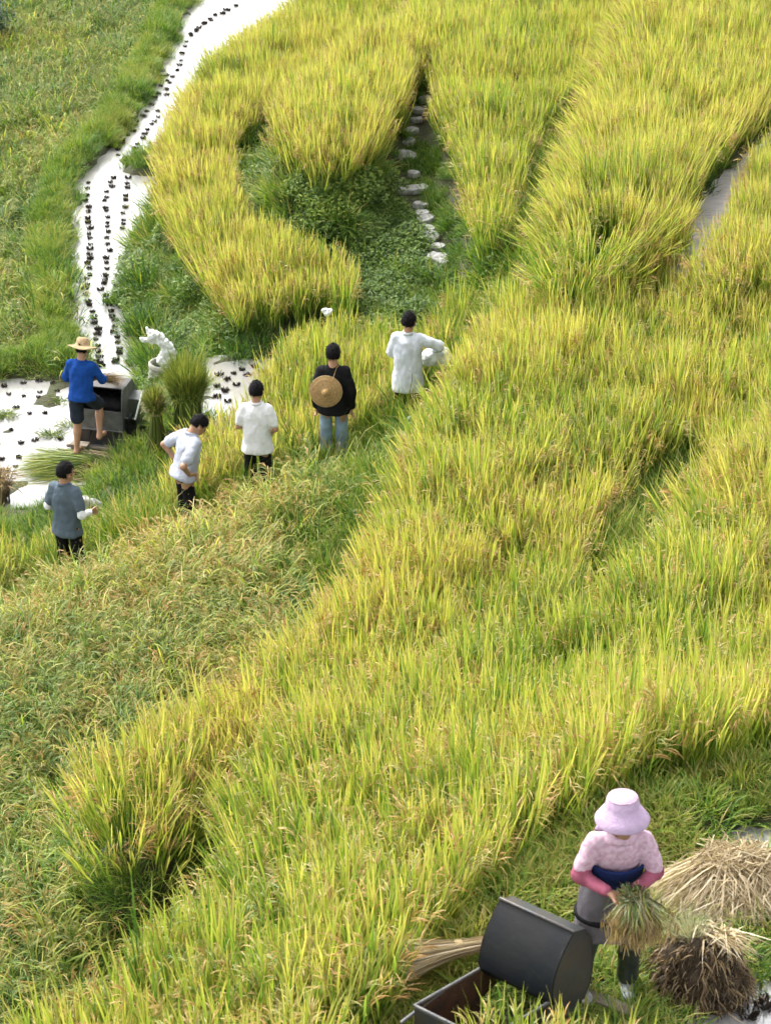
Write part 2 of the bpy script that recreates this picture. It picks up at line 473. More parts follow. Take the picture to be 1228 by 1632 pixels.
def rice_tuft(seed, stems=11, hgt=.9, spread=.055, incl=.16, droop=.35, pan=.8, panlen=.19, leafw=.0075, lean=0.0, pandroop=1.5):
    rg = random.Random(seed); t = TB()
    for i in range(stems):
        az = rg.uniform(0, 2 * math.pi); r = spread * math.sqrt(rg.random())
        base = Vector((math.cos(az) * r, math.sin(az) * r, -.03))
        si = abs(rg.gauss(0, .1)) + .04 + lean
        sl = hgt * rg.uniform(.52, .68)
        saz = az + rg.uniform(-.5, .5)
        st = curve_pts(base, saz, si, sl, droop * .25, 4)
        sd = Vector((math.cos(saz + 1.5), math.sin(saz + 1.5), 0))
        t.strip(st, [.0035, .0035, .003, .0025], sd, 0, .35, rg.random())
        for k in range(3):
            f = (.35, .65, 1.0)[k]
            p = st[0].lerp(st[-1], f)
            la = saz + rg.uniform(-1.3, 1.3)
            ll = hgt * rg.uniform(.34, .52)
            li = incl * rg.uniform(.5, 1.9) + (.12 if k < 2 else 0) + lean * .7
            lp = curve_pts(p, la, li, ll, droop * rg.uniform(.2, 2.0), 5)
            fa = la + 1.57 + rg.uniform(-.5, .5)
            sd = Vector((math.cos(fa), math.sin(fa), 0))
            w = leafw * rg.uniform(.75, 1.3)
            lr = rg.random()
            if rg.random() < .07: lr = 1.6
            h0 = .25 + .35 * f
            t.strip(lp, [w * .55, w, w * .95, w * .65, w * .06], sd, h0, h0 + .5 * rg.uniform(.8, 1.1), lr)
        if rg.random() < pan:
            pa = saz + rg.uniform(-1, 1)
            pp = curve_pts(st[-1], pa, .12 + lean, hgt * rg.uniform(.14, .24), .3, 3)
            sd = Vector((math.cos(pa + 1.57), math.sin(pa + 1.57), 0))
            t.strip(pp, [.002] * 3, sd, .5, .6, .5)
            top = pp[-1]; lr = rg.random()
            for bq in range(7):
                ba = pa + rg.gauss(0, .5)
                c = curve_pts(top + Vector((0, 0, -.012 * bq)), ba, .35 + .16 * bq, panlen * rg.uniform(.6, 1.1), pandroop * rg.uniform(.6, 1.1), 5)
                fa = rg.uniform(0, 6.3)
                s2 = Vector((math.cos(fa), math.sin(fa), .3)).normalized()
                t.strip(c, [.001, .0032, .0042, .0038, .0012], s2, .3, .9, lr + rg.uniform(-.25, .25), 1)
    return t

def grass_tuft(seed, blades=26, hgt=.2, spread=.09, w=.0045, droop=1.1, mat=None):
    rg = random.Random(seed); t = TB()
    for i in range(blades):
        az = rg.uniform(0, 6.283); r = spread * math.sqrt(rg.random())
        p = Vector((math.cos(az) * r, math.sin(az) * r, -.015))
        la = az + rg.uniform(-1, 1)
        lp = curve_pts(p, la, rg.uniform(.05, .7), hgt * rg.uniform(.5, 1.2), droop * rg.uniform(.3, 1.4), 4)
        fa = la + 1.57 + rg.uniform(-.5, .5)
        t.strip(lp, [w * .8, w, w * .7, w * .08], Vector((math.cos(fa), math.sin(fa), 0)), .2, .95, rg.random() if rg.random() > .06 else 1.5)
    return t

def weed_tuft(seed, leaves=80, hgt=.2, spread=.13, size=.018, mat=None):
    rg = random.Random(seed); t = TB()
    for i in range(leaves):
        az = rg.uniform(0, 6.283); r = spread * math.sqrt(rg.random())
        hh = hgt * rg.random() ** .7 * (1.1 - r / spread * .6)
        p = Vector((math.cos(az) * r, math.sin(az) * r, hh))
        la = az + rg.uniform(-1.2, 1.2)
        sz = size * rg.uniform(.6, 1.5)
        lp = curve_pts(p, la, rg.uniform(.5, 1.5), sz * 2.2, rg.uniform(.3, 1.2), 4)
        fa = la + 1.57
        t.strip(lp, [sz * .1, sz * .5, sz * .42, sz * .04], Vector((math.cos(fa), math.sin(fa), rg.uniform(-.3, .3))).normalized(), .3 + .5 * hh / hgt, .55 + .5 * hh / hgt, rg.random())
        if i % 3 == 0:
            lp = curve_pts(Vector((p.x * .4, p.y * .4, -.02)), az, .3, hh + .05, .3, 3)
            t.strip(lp, [.002, .002, .001], Vector((math.cos(fa), math.sin(fa), 0)), 0, .3, .3)
    return t

def patch(tbs, n, rad, seed, zvar=.12, lean=.1, lrv=.5):
    """several plants merged into one clump"""
    rg = random.Random(seed); t = TB()
    for k in range(n):
        src = rg.choice(tbs)
        a = k * 2.39996 + rg.uniform(-.3, .3); r = rad * math.sqrt((k + .5) / n)
        m = Matrix.Translation((r * math.cos(a), r * math.sin(a), 0)) @ Matrix.Rotation(rg.gauss(0, lean), 4, Vector((rg.uniform(-1, 1), rg.uniform(-1, 1), .01)).normalized()) @ Matrix.Rotation(rg.uniform(0, 6.28), 4, 'Z') @ Matrix.Diagonal((1, 1, 1 + rg.gauss(0, zvar), 1))
        off = rg.gauss(0, lrv * .35); n0 = len(t.v)
        t.v += [tuple(m @ Vector(v)) for v in src.v]
        t.f += [tuple(i + n0 for i in f) for f in src.f]
        t.h += src.h; t.lr += [l + off for l in src.lr]; t.mi += src.mi
    return t

def proto_collection(name, tbs, mats):
    meshes = [t.build(name, mats) for t in tbs]
    c = bpy.data.collections.new(name)
    for k, m in enumerate(meshes):
        o = bpy.data.objects.new('%s_%02d' % (name, k), m)
        c.objects.link(o)
    return c

def scatter(name, label, cat, coll, P, rot, scl, tint, idx):
    """one object whose geometry nodes put a plant of coll on every point"""
    me = bpy.data.meshes.new(name)
    n = len(P)
    me.vertices.add(n); me.vertices.foreach_set('co', np.asarray(P, np.float32).ravel())
    a = me.attributes.new('rot', 'FLOAT_VECTOR', 'POINT'); a.data.foreach_set('vector', np.asarray(rot, np.float32).ravel())
    a = me.attributes.new('scl', 'FLOAT_VECTOR', 'POINT'); a.data.foreach_set('vector', np.asarray(scl, np.float32).ravel())
    a = me.attributes.new('tint', 'FLOAT', 'POINT'); a.data.foreach_set('value', np.asarray(tint, np.float32))
    a = me.attributes.new('idx', 'INT', 'POINT'); a.data.foreach_set('value', np.asarray(idx, np.int32))
    o = link(name, me)
    ng = bpy.data.node_groups.new(name + '_scatter', 'GeometryNodeTree')
    ng.interface.new_socket('Geometry', in_out='INPUT', socket_type='NodeSocketGeometry')
    ng.interface.new_socket('Geometry', in_out='OUTPUT', socket_type='NodeSocketGeometry')
    N, L = ng.nodes.new, ng.links.new
    gi, go = N('NodeGroupInput'), N('NodeGroupOutput')
    gj = N('GeometryNodeGeometryToInstance')
    for cl in reversed([o2 for c2 in coll for o2 in c2.objects]):
        ci = N('GeometryNodeObjectInfo')
        ci.inputs['Object'].default_value = cl
        ci.inputs['As Instance'].default_value = True
        L(ci.outputs['Geometry'], gj.inputs[0])
    ip = N('GeometryNodeInstanceOnPoints')
    ip.inputs['Pick Instance'].default_value = True
    def attr(nm, ty):
        n = N('GeometryNodeInputNamedAttribute'); n.data_type = ty; n.inputs['Name'].default_value = nm
        return [s for s in n.outputs if s.enabled and s.name == 'Attribute'][0]
    L(gi.outputs[0], ip.inputs['Points'])
    L(gj.outputs[0], ip.inputs['Instance'])
    L(attr('idx', 'INT'), ip.inputs['Instance Index'])
    er = N('FunctionNodeEulerToRotation'); L(attr('rot', 'FLOAT_VECTOR'), er.inputs[0])
    L(er.outputs[0], ip.inputs['Rotation'])
    L(attr('scl', 'FLOAT_VECTOR'), ip.inputs['Scale'])
    L(ip.outputs[0], go.inputs[0])
    md = o.modifiers.new('scatter', 'NODES'); md.node_group = ng
    tag(o, label, cat, kind='stuff')
    return o

def tilt_euler(yaw, ldir, lang):
    """XYZ euler of: yaw about z, then a lean of lang towards direction ldir (arrays)"""
    out = np.zeros((len(yaw), 3))
    for k in range(len(yaw)):
        q = Matrix.Rotation(lang[k], 3, Vector((-math.sin(ldir[k]), math.cos(ldir[k]), 0))) @ Matrix.Rotation(yaw[k], 3, 'Z')
        out[k] = q.to_euler('XYZ')
    return out

def kind(name, tbs, mats, n, rad, count, seed, **kw):
    """(single plants, clumps of plants)"""
    return (proto_collection(name, tbs, mats), proto_collection(name + '_clump', [patch(tbs, n, rad, seed + k, **kw) for k in range(count)], mats))
RM = [M_rice, M_pan]
ERECT = kind('rice_erect', [rice_tuft(100 + k, stems=11, hgt=.88, pan=.45, leafw=.0066, droop=.2, incl=.11, panlen=.15) for k in range(8)], RM, 9, .26, 8, 700)
DROOP = kind('rice_droop', [rice_tuft(200 + k, stems=12, hgt=.78, incl=.42, droop=1.4, pan=.35, panlen=.2, lean=.25, pandroop=1.8, leafw=.009) for k in range(8)], RM, 8, .28, 7, 720)
LODGE = kind('rice_lodged', [rice_tuft(300 + k, stems=13, hgt=.8, incl=.42, droop=1.5, pan=.5, panlen=.18, lean=.30, pandroop=1.7, leafw=.006) for k in range(8)], RM, 8, .28, 7, 740)
GRASS = kind('grass_short', [grass_tuft(400 + k, hgt=.13, blades=30) for k in range(6)] + [grass_tuft(420 + k, hgt=.24) for k in range(3)], [M_grass], 12, .2, 7, 760)
TALLG = kind('grass_tall', [grass_tuft(440 + k, hgt=.5, blades=26, w=.006, spread=.1, droop=1.0) for k in range(6)], [M_grass], 8, .2, 6, 780)
WEED = kind('weed_low', [weed_tuft(460 + k) for k in range(6)], [M_weed], 8, .22, 6, 800)
WEEDB = kind('weed_big', [weed_tuft(480 + k, leaves=130, hgt=.4, spread=.2, size=.022) for k in range(5)], [M_weed], 3, .2, 5, 820)
CLUMP = 2.65     # a clump stands in for this many spacings a side

# places without rice inside the fields (banks overgrown by weeds): outline on the soil
def zone(z, pts): return inside(wpoly(z, pts), XX, YY)
BARE_C = zone(1.68, [(362, 190), (368, 290), (402, 352), (475, 378), (542, 408), (595, 455), (650, 490), (720, 500), (740, 300), (700, 80), (600, 120), (470, 120)])
BARE_S = zone(2.1, [(770, 520), (800, 400), (825, 320), (860, 250), (920, 195), (1000, 150), (1000, 420), (890, 560)])
BARE_M = zone(2.3, [(900, 990), (925, 890), (985, 822), (1075, 745), (1115, 722), (1130, 860), (1000, 1060)])
BARE_D = zone(1.45, [(430, 1000), (490, 890), (556, 790), (615, 722), (760, 700), (700, 960), (500, 1100)])
BARE_OF = {'crescent': BARE_C, 'stair_field': BARE_S, 'middle_field': BARE_M, 'droop_field': BARE_D}
BARE = (BARE_C & (ID == fid('crescent'))) | (BARE_S & (ID == fid('stair_field'))) | (BARE_M & (ID == fid('middle_field'))) | (BARE_D & (ID == fid('droop_field')))

def in_frame(P, m=90, top=0.9):
    x, y = proj(P[:, 0], P[:, 1], P[:, 2])
    x2, y2 = proj(P[:, 0], P[:, 1], P[:, 2] + top)
    return (x > -m * 1.6) & (x < PW + m * 1.6) & (y > -m) & (y2 < PH + m * 1.2)

def jitter_pts(spacing, box, amp=.38):
    x0, x1, y0, y1 = box
    gx, gy = np.meshgrid(np.arange(x0, x1, spacing), np.arange(y0, y1, spacing))
    gx = gx + RNG.uniform(-amp, amp, gx.shape) * spacing
    gy = gy + RNG.uniform(-amp, amp, gy.shape) * spacing
    return gx.ravel(), gy.ravel()

def near_id(x, y):
    i = np.clip(np.rint((x - GX0) / GS).astype(int), 0, nx - 1)
    j = np.clip(np.rint((y - GY0) / GS).astype(int), 0, ny - 1)
    return j, i

GRASS_KEEPOUT = []  # the same for grass and weeds only
ALL_KEEPOUT = []   # (x, y, r) discs kept free of rice: people and machines stand there

def rice_field(nm, label, coll, tint, spacing=.152, edge=.0, lean=.45, hs=1.0, base_lean=None, tint_var=.36, patch=2.0, seed=1, wild=.1):
    k = fid(nm) if nm else -1
    mask = (ID == k) & (PATHDIST > .32) & (HZ > ZZ - .22)
    if nm in ('crescent', 'stair_field', 'middle_field', 'droop_field'): mask &= ~BARE_OF[nm]
    for (kx, ky, kr) in ALL_KEEPOUT: mask &= np.hypot(XX - kx, YY - ky) > kr
    sm = blur(mask.astype(float), 3)
    inner = mask & (sm > .9)
    rim = mask & ~inner
    gy_, gx_ = np.gradient(sm)
    jj, ii = np.nonzero(mask)
    box = (xs[ii.min()], xs[ii.max()], ys[jj.min()], ys[jj.max()])
    Ps, Rs, Ss, Ts, Is = [], [], [], [], []
    for mk, sp, ofs, cl in ((rim, spacing, 0, coll[0]), (inner, spacing * CLUMP, len(coll[0].objects), coll[1])):
        x, y = jitter_pts(sp, box, .38 if not ofs else .3)
        j, i = near_id(x, y)
        ok = mk[j, i]
        x, y = x[ok], y[ok]
        P = np.stack([x, y, sample(HZ, x, y)], 1)
        P = P[in_frame(P)]
        j, i = near_id(P[:, 0], P[:, 1])
        n = len(P)
        gx, gy = -gx_[j, i], -gy_[j, i]
        gm = np.hypot(gx, gy)
        ldir = np.arctan2(gy, gx) + RNG.normal(0, .35, n)
        drop = P[:, 2] - sample(HZ, P[:, 0] + gx / (gm + 1e-6) * .5, P[:, 1] + gy / (gm + 1e-6) * .5)
        lang = np.clip(gm * 9, 0, 1) * lean * RNG.uniform(.4, 1.25, n) * np.clip(drop / .4, .2, 1)
        free = gm < .012
        ldir[free] = RNG.uniform(0, 6.28, free.sum())
        lang[free] = np.abs(RNG.normal(0, wild * (.5 if ofs else 1), free.sum()))
        if base_lean:
            wob = (vnoise(P[:, 0], P[:, 1], 1.1, seed + 5) - .5) * 3.0
            ldir[free] = base_lean[0] + wob[free]
            lang[free] = base_lean[1] * RNG.uniform(.4, 1.4, free.sum())
        Rs.append(tilt_euler(RNG.uniform(0, 6.28, n), ldir, lang))
        pn = vnoise(P[:, 0], P[:, 1], patch, seed) * .6 + vnoise(P[:, 0], P[:, 1], patch * .35, seed + 1) * .4
        Ts.append(tint + (pn - .5) * 2 * tint_var + RNG.normal(0, .06, n) + np.clip(gm * 8, 0, 1) * .1)
        hn = .82 + .3 * vnoise(P[:, 0], P[:, 1], .8, seed + 2) + RNG.normal(0, .07, n)
        Ss.append(np.stack([RNG.uniform(.95, 1.15, n), RNG.uniform(.95, 1.15, n), hn * hs], 1))
        Ps.append(P); Is.append(RNG.integers(0, len(cl.objects), n) + ofs)
    return scatter('rice_field', label, 'rice', coll, np.concatenate(Ps), np.concatenate(Rs), np.concatenate(Ss), np.concatenate(Ts), np.concatenate(Is))

def cover(name, label, cat, coll, mask, spacing, tint, tint_var=.25, hs=1.0, seed=1, patch=.9, thin=0.0, top=.3, clump=2.6):
    jj, ii = np.nonzero(mask)
    box = (xs[ii.min()], xs[ii.max()], ys[jj.min()], ys[jj.max()])
    x, y = jitter_pts(spacing * clump, box, .5)
    j, i = near_id(x, y)
    ok = mask[j, i]
    if thin: ok &= vnoise(x, y, .5, seed + 9) > thin
    x, y = x[ok], y[ok]
    for (kx, ky, kr) in ALL_KEEPOUT + GRASS_KEEPOUT:
        ok = np.hypot(x - kx, y - ky) > kr * .6
        x, y = x[ok], y[ok]
    P = np.stack([x, y, sample(HZ, x, y)], 1)
    P = P[in_frame(P, top=top)]
    n = len(P)
    j, i = near_id(P[:, 0], P[:, 1])
    # plants on a slope lean out of it
    gyy, gxx = np.gradient(HZ, GS)
    sl = np.hypot(gxx[j, i], gyy[j, i])
    rot = tilt_euler(RNG.uniform(0, 6.28, n), np.arctan2(-gyy[j, i], -gxx[j, i]) + RNG.normal(0, .3, n), np.clip(np.arctan(sl) * .55, 0, .8) + np.abs(RNG.normal(0, .08, n)))
    pn = vnoise(P[:, 0], P[:, 1], patch, seed) * .6 + vnoise(P[:, 0], P[:, 1], patch * .3, seed + 1) * .4
    tn = tint + (pn - .5) * 2 * tint_var + RNG.normal(0, .06, n)
    sc = RNG.uniform(.75, 1.3, n) * (.75 + .5 * vnoise(P[:, 0], P[:, 1], .6, seed + 3))
    s = np.stack([sc, sc, sc * hs], 1)
    return scatter(name, label, cat, coll, P, rot, s, tn, RNG.integers(0, len(coll[1].objects), n) + len(coll[0].objects))
# ------------------------------------------------------------------ modelling tools for people and things
def loft_into(V, F, rings, seg=16):
    n0 = len(V)
    for (c, rx, ry, ux, uy) in rings:
        for k in range(seg):
            a = 2 * math.pi * k / seg
            V.append(c + ux * (rx * math.cos(a)) + uy * (ry * math.sin(a)))
    for r in range(len(rings) - 1):
        for k in range(seg):
            a, b2 = n0 + r * seg + k, n0 + r * seg + (k + 1) % seg
            F.append((a, b2, b2 + seg, a + seg))
    F.append(tuple(n0 + k for k in reversed(range(seg))))
    F.append(tuple(n0 + (len(rings) - 1) * seg + k for k in range(seg)))

def frame(d):
    d = d.normalized()
    u = d.orthogonal().normalized()
    return d, u, d.cross(u)

def cap_rings(p0, r0, p1, r1, ends=3):
    d, u, v = frame(p1 - p0)
    out = []
    for k in range(ends):
        a = math.pi / 2 * (1 - k / ends)
        out.append((p0 - d * (r0 * math.sin(a)), max(.0008, r0 * math.cos(a)), max(.0008, r0 * math.cos(a)), u, v))
    out.append((p0, r0, r0, u, v)); out.append((p1, r1, r1, u, v))
    for k in range(1, ends + 1):
        a = math.pi / 2 * k / ends
        out.append((p1 + d * (r1 * math.sin(a)), max(.0008, r1 * math.cos(a)), max(.0008, r1 * math.cos(a)), u, v))
    return out

def ell_rings(c, r, rot=None, n=9):
    rot = rot or Matrix.Identity(3)
    ux, uy, uz = rot @ Vector((1, 0, 0)), rot @ Vector((0, 1, 0)), rot @ Vector((0, 0, 1))
    out = []
    for k in range(n):
        a = -math.pi / 2 + math.pi * k / (n - 1)
        w = max(.01, math.cos(a))
        out.append((c + uz * (r[2] * math.sin(a)), r[0] * w, r[1] * w, ux, uy))
    return out

def parts_mesh(parts, seg=14):
    V, F = [], []
    for p in parts:
        if p[0] == 'c': loft_into(V, F, cap_rings(Vector(p[1]), p[2], Vector(p[3]), p[4]), seg)
        elif p[0] == 'e': loft_into(V, F, ell_rings(Vector(p[1]), p[2], p[3] if len(p) > 3 else None), seg)
        else: loft_into(V, F, p[1], 20)
    return V, F

def sdf_part(p, G):
    """signed distance (about) of grid points G (n,3) to one limb"""
    if p[0] == 'c':
        a, r0, b2, r1 = np.array(p[1]), p[2], np.array(p[3]), p[4]
        ab = b2 - a
        t = np.clip(((G - a) @ ab) / max(1e-9, ab @ ab), 0, 1)
        return np.linalg.norm(G - a - t[:, None] * ab, axis=1) - (r0 + (r1 - r0) * t)
    if p[0] == 'e':
        rot = np.array(p[3]) if len(p) > 3 else np.eye(3)
        r = np.array(p[2])
        q = (G - np.array(p[1])) @ rot
        k0 = np.linalg.norm(q / r, axis=1)
        k1 = np.linalg.norm(q / (r * r), axis=1)
        return np.where(k0 > .05, k0 * (k0 - 1) / np.maximum(k1, 1e-6), -r.min())
    rings = p[1]
    best = np.full(len(G), 9.0)
    m = len(rings)
    for i in range(m - 1):
        (c0, rx0, ry0, ux, uy), (c1, rx1, ry1, ux1, uy1) = rings[i], rings[i + 1]
        a, ab = np.array(c0), np.array(c1) - np.array(c0)
        L = np.linalg.norm(ab); ax = ab / L
        t = ((G - a) @ ax) / L
        tc = np.clip(t, 0, 1)
        q = G - a - tc[:, None] * ab
        u, v = np.array(ux), np.array(uy)
        rx, ry = rx0 + (rx1 - rx0) * tc, ry0 + (ry1 - ry0) * tc
        x, y = q @ u, q @ v
        k0 = np.sqrt((x / rx) ** 2 + (y / ry) ** 2)
        k1 = np.sqrt((x / rx ** 2) ** 2 + (y / ry ** 2) ** 2)
        d = np.where(k0 > .05, k0 * (k0 - 1) / np.maximum(k1, 1e-6), -np.minimum(rx, ry))
        over = np.maximum(-t, t - 1) * L
        d = np.where(over > 0, np.hypot(np.maximum(d, 0), over), d if True else d)
        best = np.minimum(best, d)
    return best

def blob(parts, voxel=.012, smooth=4, amp=0.0, nscale=9.0, stretch=(1, 1, 1), seed=0, blend=None):
    """one continuous skin over overlapping limbs (surface nets), with cloth-like folds when amp is set"""
    kk = blend if blend is not None else voxel * 2.2
    boxes = []
    for p in parts:
        if p[0] == 'c':
            a, b2 = np.array(p[1]), np.array(p[3]); r = max(p[2], p[4])
            boxes.append((np.minimum(a, b2) - r, np.maximum(a, b2) + r))
        elif p[0] == 'e':
            r = max(p[2]); boxes.append((np.array(p[1]) - r, np.array(p[1]) + r))
        else:
            cs = np.array([np.array(q[0]) for q in p[1]]); r = max(max(q[1], q[2]) for q in p[1])
            boxes.append((cs.min(0) - r, cs.max(0) + r))
    lo = np.min([b2[0] for b2 in boxes], 0) - voxel * 4
    hi = np.max([b2[1] for b2 in boxes], 0) + voxel * 4
    n = np.ceil((hi - lo) / voxel).astype(int) + 1
    D = np.full(n, .5, np.float64)
    for p, (b0, b1) in zip(parts, boxes):
        mg = kk + voxel * 3
        i0 = np.maximum(((b0 - mg - lo) / voxel).astype(int), 0)
        i1 = np.minimum(((b1 + mg - lo) / voxel).astype(int) + 2, n)
        sl = tuple(slice(a, b2) for a, b2 in zip(i0, i1))
        g = np.stack(np.meshgrid(*[lo[d] + voxel * np.arange(i0[d], i1[d]) for d in range(3)], indexing='ij'), -1)
        d = sdf_part(p, g.reshape(-1, 3)).reshape(g.shape[:3])
        o = D[sl]
        h = np.clip(.5 + .5 * (o - d) / kk, 0, 1)
        D[sl] = o * (1 - h) + d * h - kk * h * (1 - h)
    S = D < 0
    cells = np.zeros(n - 1, bool)
    corners = [(a, b2, c) for a in (0, 1) for b2 in (0, 1) for c in (0, 1)]
    cnt = sum(S[a:n[0] - 1 + a, b2:n[1] - 1 + b2, c:n[2] - 1 + c].astype(int) for a, b2, c in corners)
    cells = (cnt > 0) & (cnt < 8)
    ci = np.argwhere(cells)
    vid = np.full(n - 1, -1, int); vid[cells] = np.arange(len(ci))
    acc = np.zeros((len(ci), 3)); wt = np.zeros(len(ci))
    for ax in range(3):
        for o1 in (0, 1):
            for o2 in (0, 1):
                off = [0, 0, 0]; oth = [d for d in range(3) if d != ax]
                off[oth[0]], off[oth[1]] = o1, o2
                A = ci + off; B = A.copy(); B[:, ax] += 1
                da, db = D[tuple(A.T)], D[tuple(B.T)]
                cr = (da < 0) != (db < 0)
                t = np.where(cr, da / np.where(cr, da - db, 1), 0)
                P = A + 0.0; P[:, ax] += t
                acc[cr] += P[cr]; wt[cr] += 1
    V = lo + voxel * acc / wt[:, None]
    quads = []
    for ax in range(3):
        o1, o2 = [(1, 2), (2, 0), (0, 1)][ax]
        s0 = [slice(1, -1)] * 3; s0[ax] = slice(0, -1)
        s1 = [slice(1, -1)] * 3; s1[ax] = slice(1, None)
        a, b2 = S[tuple(s0)], S[tuple(s1)]
        for flip, mk in ((False, a & ~b2), (True, ~a & b2)):
            e = np.argwhere(mk)
            if not len(e): continue
            base = e + 1; base[:, ax] -= 1
            q = []
            for d1, d2 in ((-1, -1), (0, -1), (0, 0), (-1, 0)):
                c = base.copy(); c[:, o1] += d1; c[:, o2] += d2
                q.append(vid[tuple(c.T)])
            q = np.stack(q, 1)
            quads.append(q[:, ::-1] if flip else q)
    Q = np.concatenate(quads)
    # relax
    e = np.concatenate([Q[:, [0, 1]], Q[:, [1, 2]], Q[:, [2, 3]], Q[:, [3, 0]]])
    deg = np.bincount(e.ravel(), minlength=len(V)).astype(float)
    for _ in range(smooth):
        sm = np.stack([np.bincount(e[:, 0], V[e[:, 1], d], len(V)) + np.bincount(e[:, 1], V[e[:, 0], d], len(V)) for d in range(3)], 1) / deg[:, None]
        V = V * .5 + sm * .5
    out = bpy.data.meshes.new('skin')
    out.vertices.add(len(V)); out.vertices.foreach_set('co', V.ravel())
    out.loops.add(Q.size); out.loops.foreach_set('vertex_index', Q.ravel().astype(np.int32))
    out.polygons.add(len(Q)); out.polygons.foreach_set('loop_start', np.arange(0, Q.size, 4, dtype=np.int32))
    out.polygons.foreach_set('use_smooth', np.ones(len(Q), bool))
    out.update(calc_edges=True)
    if amp:
        sv = Vector((seed * 3.1, seed * 1.7, seed * 2.3))
        nr = np.zeros(len(V) * 3); out.vertices.foreach_get('normal', nr); nr = nr.reshape(-1, 3)
        w = np.array([mnoise.noise(q) + .5 * mnoise.noise(q * 2.3 + Vector((5, 1, 2))) for q in (Vector(c) for c in V * np.array(stretch) * nscale + np.array(sv))])
        out.vertices.foreach_set('co', (V + nr * (amp * w)[:, None]).ravel())
    out.update()
    return out

def join_meshes(name, ms):
    bm = bmesh.new()
    for m in ms: bm.from_mesh(m)
    me = bpy.data.meshes.new(name)
    bm.to_mesh(me); bm.free()
    for p in me.polygons: p.use_smooth = True
    return me

def box_v(V, F, c, s, rot=None):
    n0 = len(V)
    rot = rot or Matrix.Identity(3)
    for dz in (-.5, .5):
        for dx, dy in ((-.5, -.5), (.5, -.5), (.5, .5), (-.5, .5)):
            V.append(Vector(c) + rot @ Vector((dx * s[0], dy * s[1], dz * s[2])))
    for f in ((0, 3, 2, 1), (4, 5, 6, 7), (0, 1, 5, 4), (1, 2, 6, 5), (2, 3, 7, 6), (3, 0, 4, 7)):
        F.append(tuple(n0 + i for i in f))

def bevel(o, w=.006, seg=2):
    md = o.modifiers.new('bevel', 'BEVEL'); md.width = w; md.segments = seg; md.limit_method = 'ANGLE'
    return o

def box_obj(name, c, s, mat, parent, rot=None, bw=.005):
    V, F = [], []
    box_v(V, F, c, s, rot)
    return bevel(link(name, mesh_from(name, V, F), mat, parent), bw)

def rod_obj(name, p0, p1, r0, r1, mat, parent):
    V, F = [], []
    loft_into(V, F, cap_rings(Vector(p0), r0, Vector(p1), r1), 12)
    return link(name, mesh_from(name, V, F), mat, parent, smooth=True)

def plate_obj(name, pts, thick, mat, parent, bw=.003):
    """flat sheet with corners pts (in order) and real thickness"""
    pts = [Vector(p) for p in pts]
    nrm = (pts[1] - pts[0]).cross(pts[2] - pts[0]).normalized() * (thick / 2)
    n = len(pts)
    V = [p - nrm for p in pts] + [p + nrm for p in pts]
    F = [tuple(reversed(range(n))), tuple(range(n, 2 * n))] + [(k, (k + 1) % n, n + (k + 1) % n, n + k) for k in range(n)]
    return bevel(link(name, mesh_from(name, V, F), mat, parent), bw, 1)

def lathe(prof, seg=40, wob=0.0, seed=0):
    """closed surface of revolution about z from a profile of (radius, height)"""
    V, F = [], []
    n = len(prof)
    for k in range(seg):
        a = 2 * math.pi * k / seg
        for (r, z) in prof:
            dz = wob * (r / .2) ** 2 * (math.sin(2 * a + seed) + .6 * math.sin(3 * a + seed * 2))
            V.append(Vector((r * math.cos(a), r * math.sin(a), z + dz)))
    for k in range(seg):
        for i in range(n - 1):
            a, b2 = k * n + i, ((k + 1) % seg) * n + i
            F.append((a, b2, b2 + 1, a + 1))
    return V, F

# ------------------------------------------------------------------ materials of people and things
M_skin = simple_mat('skin', (.38, .21, .13), .5, .1, 12, spec=.4)
M_skin_pale = simple_mat('skin_pale', (.45, .26, .17), .5, .1, 12, spec=.4)
M_hair = simple_mat('hair', (.006, .005, .0055), .7, .4, 60, bump=.6, bscale=120, spec=.12, stretch=(1, 1, .25))
def cloth(name, col, var=.1):
    m = simple_mat(name, col, .88, var, 9, bump=.25, bscale=160, spec=.12)
    nt = m.node_tree; b = nt.nodes['Principled BSDF']
    tc = nt.nodes.new('ShaderNodeTexCoord')
    n = nt.nodes.new('ShaderNodeTexNoise'); n.inputs['Scale'].default_value = 11; n.inputs['Detail'].default_value = 3; n.inputs['Distortion'].default_value = 1.2
    nt.links.new(tc.outputs['Object'], n.inputs['Vector'])
    bp = nt.nodes.new('ShaderNodeBump'); bp.inputs['Strength'].default_value = .35; bp.inputs['Distance'].default_value = .025
    nt.links.new(n.outputs['Fac'], bp.inputs['Height'])
    old = b.inputs['Normal'].links[0].from_node
    nt.links.new(bp.outputs[0], old.inputs['Normal'])
    return m
M_blue = cloth('blue_cloth', (.009, .055, .25), .2)
M_navyshort = cloth('slate_cloth', (.022, .028, .042), .3)
M_grey = cloth('grey_cloth', (.095, .125, .155), .12)
M_white = cloth('white_cloth', (.76, .76, .77), .04)
M_palecloth = cloth('pale_blue_cloth', (.40, .42, .49), .06)
M_shirtw = cloth('bluish_white_cloth', (.64, .67, .74), .05)
M_black = cloth('black_cloth', (.010, .010, .011), .3)
M_jeans = cloth('jeans_cloth', (.22, .30, .40), .3)
M_pink = cloth('pink_cloth', (.56, .36, .44), .3)
for _n in M_pink.node_tree.nodes:
    if _n.type == 'VALTORGB': _n.color_ramp.elements[0].color = (.50, .32, .40, 1); _n.color_ramp.elements[1].color = (.60, .43, .52, 1); _n.color_ramp.elements[0].position = .42; _n.color_ramp.elements[1].position = .58
    if _n.type == 'TEX_NOISE' and abs(_n.inputs['Scale'].default_value - 9) < .1: _n.inputs['Scale'].default_value = 34
M_rose = cloth('rose_sleeve', (.30, .085, .13), .35)
M_lilac = cloth('lilac_cloth', (.47, .35, .49), .14)
